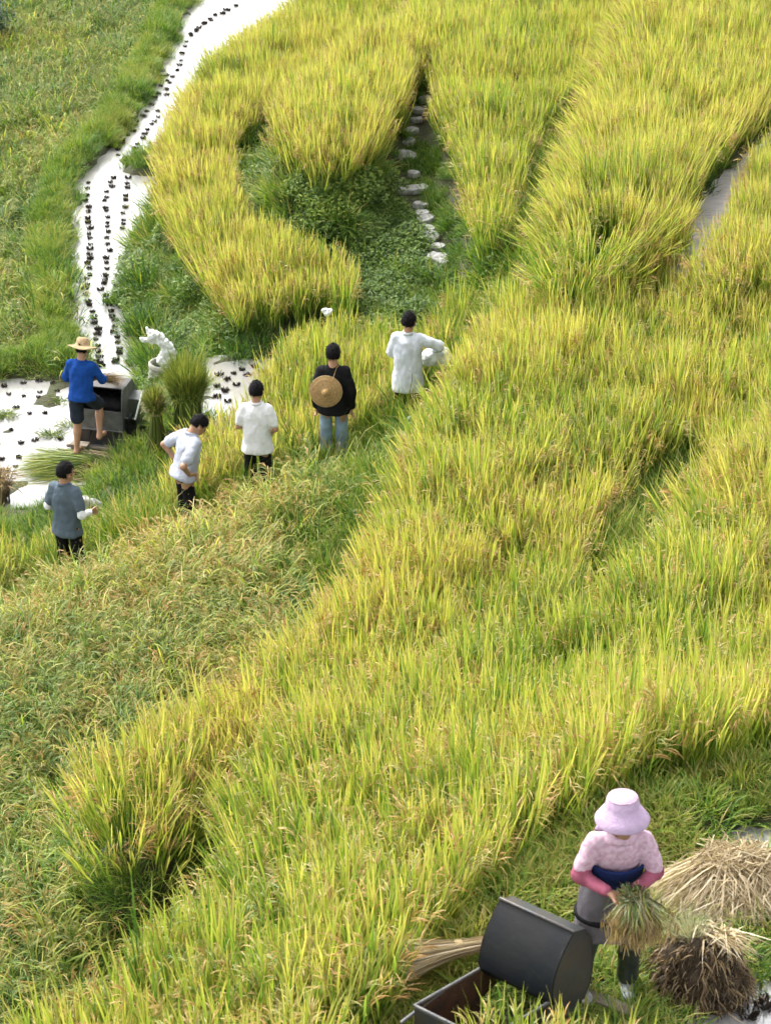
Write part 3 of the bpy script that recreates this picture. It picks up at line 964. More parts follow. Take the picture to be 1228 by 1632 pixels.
M_navy = cloth('navy_cloth', (.012, .022, .085), .3)
M_apron = cloth('grey_apron', (.115, .105, .115), .2)
M_boot = simple_mat('rubber', (.02, .026, .024), .45, .3, 20, spec=.5)
M_shoe = simple_mat('grey_shoe', (.33, .34, .38), .7, .2, 30)
M_strawhat = simple_mat('straw_weave', (.50, .36, .20), .8, .25, 40, bump=.8, bscale=220, spec=.2)
M_strawhat2 = simple_mat('straw_weave_gold', (.46, .29, .12), .75, .22, 40, bump=.8, bscale=220, spec=.25)
M_eye = simple_mat('eye', (.02, .015, .012), .2, .2, 10, spec=.6)
M_metal = simple_mat('galvanised_metal', (.17, .175, .175), .5, .35, 7, metal=.35, bump=.15, bscale=25, col2=(.09, .095, .09))
M_dark_metal = simple_mat('dark_painted_metal', (.040, .046, .052), .42, .3, 6, metal=.3, bump=.12, bscale=18, col2=(.075, .058, .046), spec=.5)
M_blue_metal = simple_mat('blue_black_metal', (.0045, .0065, .009), .5, .3, 3.2, metal=.0, bump=.3, bscale=12, col2=(.014, .0135, .0135), spec=.12)
M_rust = simple_mat('rusty_metal', (.05, .032, .024), .7, .4, 9, metal=.2, bump=.4, bscale=40, col2=(.11, .05, .025))
M_wood = simple_mat('weathered_wood', (.30, .26, .20), .85, .2, 6, bump=.5, bscale=50, col2=(.17, .14, .11), stretch=(1, 8, 8))
M_worn = simple_mat('worn_edge_metal', (.07, .075, .08), .5, .3, 14, metal=.3, bump=.3, bscale=60, col2=(.16, .15, .14))
M_iron = simple_mat('black_iron', (.012, .012, .013), .5, .3, 20, metal=.4)
M_sack = simple_mat('woven_sack', (.40, .39, .33), .8, .12, 18, bump=.4, bscale=300, spec=.2)
M_plastic = simple_mat('pale_plastic', (.66, .68, .64), .45, .06, 10, bump=.5, bscale=30, spec=.4)
M_stone = simple_mat('pale_stone', (.26, .25, .24), .9, .25, 12, bump=1.0, bscale=40, col2=(.50, .49, .48))
M_mudstub = leaf_mat('stub', [(0, (.012, .009, .007)), (.5, (.035, .026, .018)), (1, (.10, .075, .045))], trans=.1, tint=.35)
M_strawm = leaf_mat('dry_straw', [(0, (.20, .14, .08)), (.45, (.46, .36, .22)), (.8, (.66, .55, .37)), (1, (.74, .66, .50))], trans=.3, tint=.6, usel=.9, useh=.3)
M_sheafg = leaf_mat('cut_rice', [(0, (.05, .085, .02)), (.4, (.15, .22, .04)), (.75, (.32, .34, .07)), (1, (.44, .38, .14))], trans=.3, tint=.42, usel=.7, useh=.5)
M_sheafb = leaf_mat('cut_rice_brown', [(0, (.03, .02, .012)), (.4, (.13, .085, .045)), (.75, (.30, .21, .11)), (1, (.44, .34, .2))], trans=.15, tint=.5, usel=1.0, useh=.4)
M_paleg = leaf_mat('pale_stalk', [(0, (.16, .20, .10)), (.5, (.38, .42, .26)), (1, (.58, .58, .40))], trans=.25, tint=.5, usel=.8)
M_panb = leaf_mat('rice_heads', [(0, (.20, .13, .055)), (.5, (.40, .28, .12)), (1, (.55, .42, .22))], trans=.2, tint=.5, usel=.9)

# ------------------------------------------------------------------ people
def hand_parts(wrist, d, side, curl, thumb_side):
    """palm and five unequal bent fingers; d along the hand, side across it"""
    d = d.normalized(); side = (side - d * side.dot(d)).normalized(); nrm = d.cross(side).normalized()
    P = []
    rings = []
    for t, w, th in ((-.01, .026, .02), (.03, .038, .017), (.075, .042, .014), (.088, .038, .011)):
        rings.append((wrist + d * t, w, th, side, nrm))
    P.append(('l', rings))
    for k, (o, l) in enumerate(((-.031, .058), (-.010, .070), (.011, .066), (.031, .050))):
        a = wrist + d * .082 + side * o
        d1 = (d * math.cos(curl * .5) + nrm * math.sin(curl * .5)).normalized()
        d2 = (d * math.cos(curl * 1.4) + nrm * math.sin(curl * 1.4)).normalized()
        m = a + d1 * l * .55
        e = m + d2 * l * .55
        P += [('c', a, .0095, m, .0088), ('c', m, .0088, e, .0072)]
    ts = side * thumb_side
    a = wrist + d * .025 + ts * .03
    m = a + (d * .6 + ts * .75 + nrm * .25).normalized() * .042
    e = m + (d * .9 + ts * .25 + nrm * .35).normalized() * .032
    P += [('c', a, .013, m, .0105), ('c', m, .0105, e, .008)]
    return P

def build_person(name, label, loc, rz, H=1.70, lean=0.0, roll=0.0, joints=None, head=(0, 0), shirt=None, sleeve='short', hem=.80, legs=None,
                 legwear='trousers', skin=None, group='', hair=True, curl=.6, collar=None, cuff=None, bulk=1.0, seed=1, barefoot=False, longhem=0.0, girl=False, shoe=None, hand_dirs=None):
    skin = skin or M_skin
    S = H / 1.70
    root = empty(name, loc, rz)
    root.scale = (S, S, S)
    tag(root, label, 'person', group)
    J = {}
    for s, k in ((-1, 'L'), (1, 'R')):
        J['hip' + k] = Vector((s * .09, 0, .90)); J['knee' + k] = Vector((s * .10, .03, .48)); J['ank' + k] = Vector((s * .105, -.02, .085)); J['toe' + k] = Vector((s * .125, .13, .03))
        J['sh' + k] = Vector((s * .152, 0, 1.375)); J['el' + k] = Vector((s * .215, -.03, 1.12)); J['wr' + k] = Vector((s * .215, .07, .89))
    for k, v in (joints or {}).items(): J[k] = Vector(v)
    LR = Matrix.Rotation(-lean, 4, 'X') @ Matrix.Rotation(roll, 4, 'Y')
    piv = Vector((0, 0, .92))
    def up(v): return piv + (LR @ (Vector(v) - piv))
    for k in list(J):
        if k[:2] in ('sh', 'el', 'wr'): J[k] = up(J[k])
    L3 = LR.to_3x3()
    X, Y, Zv = L3 @ Vector((1, 0, 0)), L3 @ Vector((0, 1, 0)), L3 @ Vector((0, 0, 1))
    def ring(z, rx, ry, y=0): return (up((0, y, z)), rx, ry, X, Y)
    # head
    hc0 = up((0, .015, 1.582))
    HM = L3 @ Matrix.Rotation(head[1], 3, 'Z') @ Matrix.Rotation(-head[0], 3, 'X')
    nb = up((0, -.012, 1.43))
    def hp(v): return nb + L3 @ Vector((0, 0, .045)) + HM @ ((Vector(v) + Vector((0, .027, .092))) * 1.1)
    sk = [('e', hp((0, -.012, .03)), (.074, .093, .09), HM), ('e', hp((0, .028, -.035)), (.057, .064, .075), HM), ('e', hp((0, .045, -.082)), (.032, .03, .022), HM),
          ('c', hp((0, .088, .012)), .009, hp((0, .104, -.022)), .014), ('e', hp((0, .09, -.052)), (.024, .012, .011), HM),
          ('c', hp((-.04, .075, .028)), .01, hp((.04, .075, .028)), .01),
          ('e', hp((-.076, -.008, -.008)), (.012, .022, .031), HM), ('e', hp((.076, -.008, -.008)), (.012, .022, .031), HM),
          ('c', nb, .056, hp((0, -.02, -.05)), .053)]
    # trunk, arms, legs
    sk.append(('l', [ring(.84, .12, .08), ring(.92, .155, .10), ring(1.04, .135, .09), ring(1.2, .145, .095), ring(1.34, .14, .085), ring(1.42, .09, .06), ring(1.45, .05, .05)]))
    for k in 'LR':
        sk += [('c', J['sh' + k], .043, J['el' + k], .038), ('c', J['el' + k], .038, J['wr' + k], .028)]
        sk += [('c', J['hip' + k], .085, J['knee' + k], .056), ('c', J['knee' + k], .056, J['knee' + k].lerp(J['ank' + k], .35), .056), ('c', J['knee' + k].lerp(J['ank' + k], .35), .056, J['ank' + k], .036),
               ('c', J['ank' + k] + Vector((0, -.03, -.045)), .036, J['toe' + k] + Vector((0, -.02, .005)), .034), ('c', J['ank' + k], .038, J['ank' + k] + Vector((0, -.02, -.04)), .04)]
    meshes = [blob(sk, .0105, 3)]
    for k, s in (('L', -1), ('R', 1)):
        d = (J['wr' + k] - J['el' + k]).normalized()
        if hand_dirs and k in hand_dirs: d = (L3 @ Vector(hand_dirs[k])).normalized()
        sd = Vector((0, 1, 0)) - d * d.y
        if sd.length < .3: sd = Vector((0, 0, 1)) - d * d.z
        meshes.append(blob(hand_parts(J['wr' + k], d, sd.normalized() * (1 if s > 0 else -1), curl, 1 if s > 0 else -1), .0048, 2))
    body = link('body', join_meshes('body', meshes), skin, root)
    for s in (-1, 1):
        V, F = [], []
        loft_into(V, F, ell_rings(hp((s * .032, .081, .008)), (.0125, .008, .007), HM), 10)
        link('eye', mesh_from('eye', V, F), M_eye, root, smooth=True)
    # hair: a shell over the skull, open at the face
    if hair:
        bm = bmesh.new()
        bmesh.ops.create_uvsphere(bm, u_segments=40, v_segments=28, radius=1)
        kill = []
        for v in bm.verts:
            x, y, z = v.co
            low = -.55 if y < -.25 else (-.28 if y < .35 else .28 + .12 * math.sin(x * 9 + seed))
            if abs(x) > .8 and -.25 < y < .3: low = .0
            if z < low: kill.append(v)
        bmesh.ops.delete(bm, geom=kill, context='VERTS')
        for v in bm.verts:
            w = 1 + .05 * mnoise.noise(v.co * 4 + Vector((seed, 0, 0))) + .03 * mnoise.noise(v.co * 13)
            v.co = Vector((v.co.x * .083, v.co.y * .102, v.co.z * .1 + (.004 if v.co.z > .5 else 0))) * w
        hm = bpy.data.meshes.new('hair'); bm.to_mesh(hm); bm.free()
        for v in hm.vertices: v.co = hp(Vector(v.co) + Vector((0, -.012, .03)))
        ho = link('hair', hm, M_hair, root, smooth=True)
        md = ho.modifiers.new('thick', 'SOLIDIFY'); md.thickness = .014; md.offset = -1
        rgh = random.Random(seed + 40); th_ = TB()
        vs = [v.co.copy() for v in hm.vertices]; cen = hp((0, -.012, .03)); crown = hp((0, -.03, .125))
        for i in range(420):
            v = rgh.choice(vs); n_ = (v - cen).normalized()
            dn = (v - crown); dn = (dn - n_ * dn.dot(n_)); dn = dn.normalized() if dn.length > 1e-4 else n_.orthogonal()
            l = rgh.uniform(.010, .024)
            a1 = v - n_ * .004; e1 = v + n_ * rgh.uniform(.0, .008) + (dn + Vector((rgh.gauss(0, .4), rgh.gauss(0, .4), rgh.gauss(0, .4)))) * l
            th_.strip([a1, a1.lerp(e1, .5) + n_ * .006, e1], [.004, .0035, .001], dn.cross(n_).normalized(), 0, 1, rgh.random())
        link('hair_strands', th_.build('hair_strands', [M_hair]), None, ho)['kind'] = 'stuff'
    # shirt
    b = bulk
    if shirt is not None:
        rs = [ring(hem, .194 * b, .146 * b), ring(hem + .04, .192 * b, .144 * b), ring(1.0, .168 * b, .122 * b), ring(1.14, .166 * b, .118 * b), ring(1.27, .172 * b, .118 * b), ring(1.35, .158 * b, .105 * b), ring(1.415, .11, .082), ring(1.455, .068, .064, -.008)]
        if longhem: rs[0] = ring(hem, .19 * b, .135 * b)
        cl = [('l', rs)]
        for k in 'LR':
            sh, el, wr = J['sh' + k], J['el' + k], J['wr' + k]
            cl.append(('c', sh + (sh - up((0, 0, 1.40))) * -.18, .058 * b, sh.lerp(el, .5), .058 * b))
            if sleeve == 'short': cl.append(('c', sh, .058 * b, sh.lerp(el, .74), .060 * b))
            else:
                cl += [('c', sh, .060 * b, el, .057 * b), ('c', el, .057 * b, el.lerp(wr, .93), .046 * b)]
        so = link('shirt', blob(cl, .0115, 3, amp=.013, nscale=9, stretch=(1.1, 1.1, .75), seed=seed), shirt, root)
        if collar:
            V, F = [], []
            loft_into(V, F, [(up((0, -.012, 1.435)), .072, .068, X, Y), (up((0, -.014, 1.475)), .064, .062, X, Y), (up((0, -.014, 1.474)), .058, .056, X, Y), (up((0, -.012, 1.44)), .06, .058, X, Y)], 24)
            link('collar', mesh_from('collar', V, F), collar, so, smooth=True)
        if cuff:
            for k in 'LR':
                el, wr, sh = J['el' + k], J['wr' + k], J['sh' + k]
                parts = [('c', sh.lerp(el, .78), .053, el, .05), ('c', el, .05, el.lerp(wr, .92), .038)]
                link('sleeve_guard', blob(parts, .010, 3, amp=.006, nscale=14, seed=seed + 3), cuff, root)
    # legwear
    if legs is not None:
        tr = [('l', [ring(.845, .148, .108), ring(.9, .158, .112), ring(.94, .145, .10), ring(.96, .135, .09)])]
        for k in 'LR':
            h_, kn, an = J['hip' + k], J['knee' + k], J['ank' + k]
            if legwear == 'trousers':
                tr += [('c', h_, .078, kn, .074), ('c', kn, .076, an.lerp(kn, .08), .068)]
            elif legwear == 'shorts':
                tr += [('c', h_, .105, h_.lerp(kn, .82), .098)]
        link('trousers' if legwear == 'trousers' else 'shorts', blob(tr, .012, 3, amp=.008, nscale=8, seed=seed + 5), legs, root)
    if not barefoot:
        for k in 'LR':
            parts = [('c', J['ank' + k] + Vector((0, -.035, -.045)), .044, J['toe' + k] + Vector((0, 0, .008)), .04), ('c', J['ank' + k] + Vector((0, -.005, -.01)), .05, J['ank' + k] + Vector((0, -.02, -.04)), .048)]
            link('shoe', blob(parts, .011, 2), shoe or M_boot, root)
    return root, J, hp, HM, up, L3

MENG = 'men standing along the grassy path'
def stand(k): return Vector((MEN_AT[k].x, MEN_AT[k].y, gz(MEN_AT[k].x, MEN_AT[k].y)))

# man in grey at the pond edge, forearms in front with white sleeve guards
build_person('person', 'man in grey T-shirt and white sleeve guards, lowest on the path', stand('grey'), R(-24), H=1.70, head=(.12, -.45), shirt=M_grey, hem=.80, legs=M_black, cuff=M_white, group=MENG, seed=2,
    joints={'elL': (-.235, -.02, 1.12), 'wrL': (-.17, .20, 1.03), 'elR': (.235, -.04, 1.10), 'wrR': (.20, .20, 1.02)}, collar=M_grey, curl=1.0)
# man in pale polo shirt, hands on hips, head bowed
build_person('person', 'man in pale polo shirt with hands on hips and bowed head', stand('polo'), R(-62), H=1.68, lean=.24, head=(.55, -.12), shirt=M_palecloth, hem=.88, legs=M_black, group=MENG, seed=3, bulk=1.15,
    joints={'elL': (-.33, -.17, 1.16), 'wrL': (-.205, -.02, .99), 'elR': (.33, -.20, 1.15), 'wrR': (.205, -.03, .99)}, collar=M_palecloth, curl=1.1,
    hand_dirs={'L': (.35, .85, -.3), 'R': (-.35, .85, -.3)})
# man in white T-shirt seen from behind
build_person('person', 'man in plain white T-shirt and black trousers seen from behind', stand('white'), R(-6), H=1.68, head=(.22, -.05), shirt=M_white, hem=.80, legs=M_black, group=MENG, seed=4, bulk=1.04,
    joints={'elL': (-.225, .0, 1.12), 'wrL': (-.12, .20, 1.03), 'elR': (.23, -.01, 1.11), 'wrR': (.16, .20, .99)}, collar=M_white, curl=1.0)
# man in black with a straw hat slung on his back
rb = stand('black')
blk = build_person('person', 'man in black shirt and faded jeans with arms hanging', rb, R(-3), H=1.72, head=(.15, -.03), shirt=M_black, sleeve='long', hem=.82, legs=M_jeans, group=MENG, seed=5, bulk=1.03,
    joints={'elL': (-.225, -.04, 1.12), 'wrL': (-.215, .03, .88), 'elR': (.225, -.03, 1.12), 'wrR': (.22, .03, .88)})
# man in long white shirt, right arm out
build_person('person', 'man in long loose white shirt with right elbow raised', stand('shirt'), R(-8), H=1.70, head=(.12, -.25), shirt=M_shirtw, sleeve='long', hem=.66, legs=M_black, group=MENG, seed=6, bulk=1.1, longhem=1,
    joints={'elL': (-.22, .08, 1.13), 'wrL': (.02, .30, 1.08), 'elR': (.39, .08, 1.25), 'wrR': (.30, .28, 1.10)}, collar=M_shirtw)
# farmer in blue at the thresher
BLUE_P = at(137, 724, .12)
BLUE_RZ = R(-12)
blu = build_person('person', 'barefoot farmer in blue shirt and dark shorts working the foot thresher', Vector((BLUE_P.x, BLUE_P.y, .12)), BLUE_RZ, H=1.63, lean=.16, head=(.25, -.1), shirt=M_blue, sleeve='long', hem=.86, legs=M_navyshort, legwear='shorts', barefoot=True, seed=7, bulk=1.03, group='farmers at work',
    joints={'elL': (-.26, .10, 1.14), 'wrL': (-.12, .34, 1.10), 'elR': (.26, .12, 1.14), 'wrR': (.20, .36, 1.10), 'hipR': (.09, .02, .90), 'kneeR': (.14, .30, .66), 'ankR': (.17, .16, .27), 'toeR': (.20, .31, .22), 'kneeL': (-.10, .03, .48), 'ankL': (-.12, -.02, .085)}, curl=1.1)

def put_hat(parent, hp, HM, S, V, F, name, mat, off=(0, -.012, .075), tilt=.0):
    me = mesh_from(name, V, F)
    m3 = HM @ Matrix.Rotation(tilt, 3, 'X')
    o0 = hp(off)
    for v in me.vertices: v.co = o0 + m3 @ Vector(v.co)
    return link(name, me, mat, parent, smooth=True)

# straw hat worn by the farmer in blue
V, F = lathe([(.0, .125), (.06, .123), (.082, .11), (.09, .075), (.097, .03), (.105, .012), (.14, .0), (.19, -.012), (.215, -.02), (.214, -.026), (.19, -.019), (.14, -.008), (.1, .004), (.09, .02), (.084, .07), (.07, .104), (.0, .115)], 44, wob=.012, seed=1)
put_hat(blu[0], blu[2], blu[3], 1, V, F, 'straw_hat', M_strawhat, off=(0, -.012, .055))
V, F = lathe([(.094, .016), (.0975, .018), (.0935, .046), (.090, .044)], 40)
put_hat(blu[0], blu[2], blu[3], 1, V, F, 'hat_band', M_wood, off=(0, -.012, .055))

# straw hat slung on the back of the man in black: a thing of its own
hat = empty('straw_hat', rb + Vector((-.085, -.165, 1.19)))
hat.rotation_euler = (R(82), R(6), R(-4))
tag(hat, 'wide conical straw hat hanging on the back of the man in black', 'hat')
V, F = lathe([(.0, .098), (.02, .096), (.036, .085), (.046, .062), (.06, .05), (.11, .034), (.16, .018), (.195, .004), (.2, .0), (.196, -.005), (.16, .01), (.11, .026), (.05, .044), (.0, .08)], 52, wob=.004)
link('brim', mesh_from('brim', V, F), M_strawhat2, hat, smooth=True)
V, F = lathe([(.192, .001), (.1985, .006), (.204, .0), (.199, -.007)], 52, wob=.004)
link('edge_band', mesh_from('edge_band', V, F), M_strawhat, hat, smooth=True)
for r, z in ((.075, .0465), (.115, .034), (.155, .021)):
    V, F = lathe([(r - .003, z), (r, z + .003), (r + .003, z - .001), (r, z - .004)], 52, wob=.004)
    link('woven_ring', mesh_from('woven_ring', V, F), M_strawhat, hat, smooth=True)
inv = hat.matrix_basis.inverted()
hat_cord = [(rb + Vector((.0, -.165, 1.35))), (rb + Vector((.045, -.10, 1.475))), (rb + Vector((.085, -.03, 1.50)))]
p0 = rb + Vector((-.03, -.19, 1.30))
for p1 in hat_cord:
    rod_obj('cord', inv @ p0, inv @ p1, .004, .004, M_strawhat2, hat); p0 = p1

# woman with the rice bunch
WOM = at(962, 1584, 4.5)
WOM.z = gz(WOM.x, WOM.y)
wom = build_person('person', 'woman in lilac bucket hat, pink blouse and grey apron holding cut rice', WOM, R(184), H=1.64, lean=.44, head=(-.50, .05), shirt=M_pink, sleeve='short', hem=.84, legs=M_boot, group='farmers at work', hair=False, seed=9, bulk=.98, skin=M_skin, cuff=M_rose, shoe=M_shoe,
    joints={'elL': (-.235, .10, 1.14), 'wrL': (-.08, .25, 1.20), 'elR': (.235, .10, 1.14), 'wrR': (.08, .25, 1.19), 'kneeL': (-.13, .06, .48), 'kneeR': (.14, .05, .48), 'ankL': (-.15, -.02, .085), 'ankR': (.17, -.02, .085)}, curl=1.3, collar=M_pink,
    hand_dirs={'L': (.9, .3, -.2), 'R': (-.9, .3, -.2)})
wroot, wJ, whp, wHM, wup, wL3 = wom
V, F = lathe([(.0, .112), (.05, .110), (.088, .098), (.106, .072), (.114, .03), (.118, .008), (.150, -.034), (.184, -.086), (.183, -.091), (.148, -.042), (.112, -.002), (.106, .03), (.098, .068), (.06, .098), (.0, .103)], 44, wob=.010, seed=2)
V = [v * .9 for v in V]
hatw = put_hat(wroot, whp, wHM, 1, V, F, 'bucket_hat', M_lilac, off=(0, -.012, .06))
V, F = lathe([(.098, .084), (.102, .087), (.0975, .093), (.092, .087)], 40)
V = [v * .9 for v in V]
put_hat(wroot, whp, wHM, 1, V, F, 'hat_seam', M_pink, off=(0, -.012, .06)).parent = hatw
# neck flap of the hat over the shoulders
flap = []
parts = [('l', [(wup((0, -.075, 1.38)), .15, .035, wL3 @ Vector((1, 0, 0)), wL3 @ Vector((0, 1, 0))), (wup((0, -.085, 1.46)), .12, .03, wL3 @ Vector((1, 0, 0)), wL3 @ Vector((0, 1, 0))), (wup((0, -.05, 1.57)), .095, .04, wL3 @ Vector((1, 0, 0)), wL3 @ Vector((0, 1, 0)))])]
link('neck_flap', blob(parts, .011, 3, amp=.008, nscale=10, seed=4), M_lilac, hatw)
# navy apron bib with straps, and grey apron skirt
X3, Y3 = wL3 @ Vector((1, 0, 0)), wL3 @ Vector((0, 1, 0))
def half_wrap(name, zs, rx, ry, a0, a1, mat, parent, thick=.012, n=22, seed=1):
    V, F = [], []
    m = len(zs)
    for i, z in enumerate(zs):
        for k in range(n + 1):
            a = a0 + (a1 - a0) * k / n
            rr = 1 + .03 * mnoise.noise(Vector((a * 3, z * 6, seed)))
            V.append(wup((0, 0, z)) + X3 * (rx[i] * rr * math.cos(a)) + Y3 * (ry[i] * rr * math.sin(a)))
    for i in range(m - 1):
        for k in range(n):
            q = i * (n + 1) + k
            F.append((q, q + 1, q + n + 2, q + n + 1))
    o = link(name, mesh_from(name, V, F), mat, parent, smooth=True)
    md = o.modifiers.new('thick', 'SOLIDIFY'); md.thickness = thick; md.offset = 1
    return o
apr = half_wrap('apron_bib', [.98, 1.05, 1.12, 1.18, 1.22, 1.24], [.19, .188, .188, .19, .192, .192], [.15, .148, .146, .144, .143, .142], R(36), R(144), M_navy, wroot, seed=2)
sk_rings = []
for z, rx, ry in ((.50, .225, .165), (.56, .222, .165), (.7, .21, .16), (.84, .195, .145), (.95, .182, .132), (1.0, .178, .128)):
    sk_rings.append((Vector((0, .02 - .03 * (.9 - z), z)), rx, ry, Vector((1, 0, 0)), Vector((0, 1, 0))))
link('apron_skirt', blob([('l', sk_rings)], .012, 3, amp=.016, nscale=7, stretch=(1.4, 1.4, .5), seed=11), M_apron, wroot)
V, F = [], []
for zc in (.64,):
    loft_into(V, F, [(Vector((0, .01, zc)), .222, .168, Vector((1, 0, 0)), Vector((0, 1, 0))), (Vector((0, .01, zc + .02)), .226, .172, Vector((1, 0, 0)), Vector((0, 1, 0))), (Vector((0, .01, zc + .035)), .220, .166, Vector((1, 0, 0)), Vector((0, 1, 0)))], 36)
link('hem_band', mesh_from('hem_band', V, F), M_black, wroot, smooth=True)
# ------------------------------------------------------------------ straw, sheaves and heaps
def vcurve(pts, n=6):
    """smooth curve through control points (Bezier of any degree)"""
    out = []
    for k in range(n):
        t = k / (n - 1)
        q = [Vector(p) for p in pts]
        while len(q) > 1: q = [a.lerp(b2, t) for a, b2 in zip(q[:-1], q[1:])]
        out.append(q[0])
    return out

def strand(t, pts, w, rg, h0=0., h1=1., mi=0, n=6, taper=True):
    c = vcurve(pts, n)
    d = (c[-1] - c[0]).normalized()
    s = d.cross(Vector((rg.uniform(-1, 1), rg.uniform(-1, 1), rg.uniform(-1, 1)))).normalized()
    ws = [w * (1 if not taper else (1 - .85 * (k / (n - 1)) ** 2)) for k in range(n)]
    t.strip(c, ws, s, h0, h1, rg.random(), mi)

def head_of_rice(t, p, d, rg, length=.16, mi=1):
    for k in range(4):
        e = p + (d + Vector((rg.uniform(-.5, .5), rg.uniform(-.5, .5), rg.uniform(-.3, .1)))).normalized() * length * rg.uniform(.6, 1.1) + Vector((0, 0, -.05))
        strand(t, [p, p.lerp(e, .5) + Vector((0, 0, .02)), e], .0042, rg, .2, .9, mi, 4, True)

def sheaf(name, label, group, loc, n, hgt, r_bot, r_waist, r_top, waist, mats, seed, heads=.3, w=.0055, droop=.12, tilt=(0, 0), rz=0.0, band=True, kinds=(0, 0, 0)):
    rg = random.Random(seed)
    root = empty(name, loc, rz)
    root.rotation_euler = (tilt[0], tilt[1], rz)
    tag(root, label, 'sheaf', group)
    t = TB()
    for i in range(n):
        a = rg.uniform(0, 6.283); q = math.sqrt(rg.random())
        da = a + rg.gauss(0, .25)
        p0 = Vector((math.cos(a) * r_bot * q, math.sin(a) * r_bot * q, rg.uniform(-.02, .04)))
        p1 = Vector((math.cos(a) * r_waist * q, math.sin(a) * r_waist * q, waist * hgt))
        hh = hgt * rg.uniform(.78, 1.06)
        p3 = Vector((math.cos(da) * r_top * q, math.sin(da) * r_top * q, hh - droop * q * hgt * rg.random()))
        p2 = p1.lerp(p3, .6) + Vector((0, 0, .10 * hgt)) - Vector((p3.x, p3.y, 0)) * .12
        lo = vcurve([p0, p0.lerp(p1, .6) * 1.0 + Vector((-p0.x, -p0.y, 0)) * .15, p1], 4)
        hi = vcurve([p1, p2, p3], 5)
        s = Vector((-math.sin(a + rg.uniform(-1, 1)), math.cos(a + rg.uniform(-1, 1)), 0)).normalized()
        lr = rg.random()
        mi = rg.choice(kinds)
        t.strip(lo + hi[1:], [w * .8, w * .8, w * .8, w * .8, w, w, w * .7, w * .1], s, .05, 1.0, lr, mi)
        if rg.random() < heads: head_of_rice(t, p3, (p3 - p2).normalized(), rg, .13, len(mats) - 1)
    link('stalks', t.build('stalks', mats), None, root)
    if band:
        V, F = [], []
        loft_into(V, F, [(Vector((0, 0, waist * hgt + dz)), r_waist * 1.06 + e, r_waist * 1.06 + e, Vector((1, 0, 0)), Vector((0, 1, 0))) for dz, e in ((-.018, 0), (-.01, .008), (.01, .008), (.018, 0))], 24)
        link('straw_band', mesh_from('straw_band', V, F), M_strawm2, root, smooth=True)
    return root
M_strawm2 = simple_mat('twisted_straw', (.40, .31, .16), .8, .3, 30, bump=.8, bscale=120)

def mound(V, F, c, r, seed, amp=.12):
    """lumpy half-buried body under a heap, so that no light shows through it"""
    n0 = len(V)
    rings, seg = 8, 24
    for i in range(rings):
        a = math.pi / 2 * i / (rings - 1)
        for k in range(seg):
            b2 = 2 * math.pi * k / seg
            d = Vector((math.cos(a) * math.cos(b2), math.cos(a) * math.sin(b2), math.sin(a)))
            w = 1 + amp * mnoise.noise(d * 3 + Vector((seed, 0, 0)))
            V.append(Vector(c) + Vector((d.x * r[0] * w, d.y * r[1] * w, d.z * r[2] * w - .02)))
    for i in range(rings - 1):
        for k in range(seg):
            F.append((n0 + i * seg + k, n0 + i * seg + (k + 1) % seg, n0 + (i + 1) * seg + (k + 1) % seg, n0 + (i + 1) * seg + k))

# standing sheaves beside the far thresher
p = at_ground(300, 672)
sheaf('rice_sheaf', 'large bushy stack of freshly cut green rice beside the small flooded patch', 'cut rice sheaves', p, 2000, .98, .20, .19, .38, .35, [M_sheafg, M_sheafg, M_panb], 51, heads=.0, droop=.6, band=False, w=.0055)
p = at_ground(252, 722)
sheaf('rice_sheaf', 'green rice sheaf tied at the waist and stood upright beside the thresher', 'cut rice sheaves', p, 900, .98, .16, .075, .24, .60, [M_sheafg, M_sheafb, M_panb], 52, heads=.0, droop=.35, kinds=(0, 0, 0, 1))
# sheaf lying under the farmer's foot
rt = empty('rice_pile', at(128, 752, .0))
tag(rt, 'flat heap of cut rice in the water under the farmer in blue', 'straw heap')
rg = random.Random(61)
V, F = [], []
mound(V, F, (.1, 0, -.03), (.72, .30, .16), 3)
link('packed_straw', mesh_from('packed_straw', V, F), M_wood, rt, smooth=True)
t = TB()
for i in range(2200):
    q = rg.random()
    x0 = rg.uniform(-.1, .95); y0 = rg.gauss(.0, .17); z0 = .17 * math.exp(-(y0 / .26) ** 2) * (1 - max(0, x0 - .5)) * rg.uniform(.3, 1.1)
    l = rg.uniform(.5, .95)
    an = math.pi + rg.gauss(0, .28)
    e = Vector((x0 + math.cos(an) * l, y0 + math.sin(an) * l + .05, rg.uniform(.0, .12)))
    m = Vector(((x0 + e.x) / 2, (y0 + e.y) / 2, z0 + .06))
    strand(t, [Vector((x0, y0, z0)), m, e], .0055, rg, .1 + .3 * (x0 < .3), 1.0, 1 if (x0 > .45 and rg.random() < .8) else 0, 5)
link('stalks', t.build('stalks', [M_sheafg, M_sheafb]), None, rt)
# brown clump at the left edge of the pond
sheaf('straw_clump', 'reddish brown dry straw clump at the far left pond shore', 'cut rice sheaves', at(-4, 800, .05), 360, .5, .18, .2, .34, .4, [M_sheafb, M_sheafb, M_panb], 62, heads=.2, droop=.4, band=False)
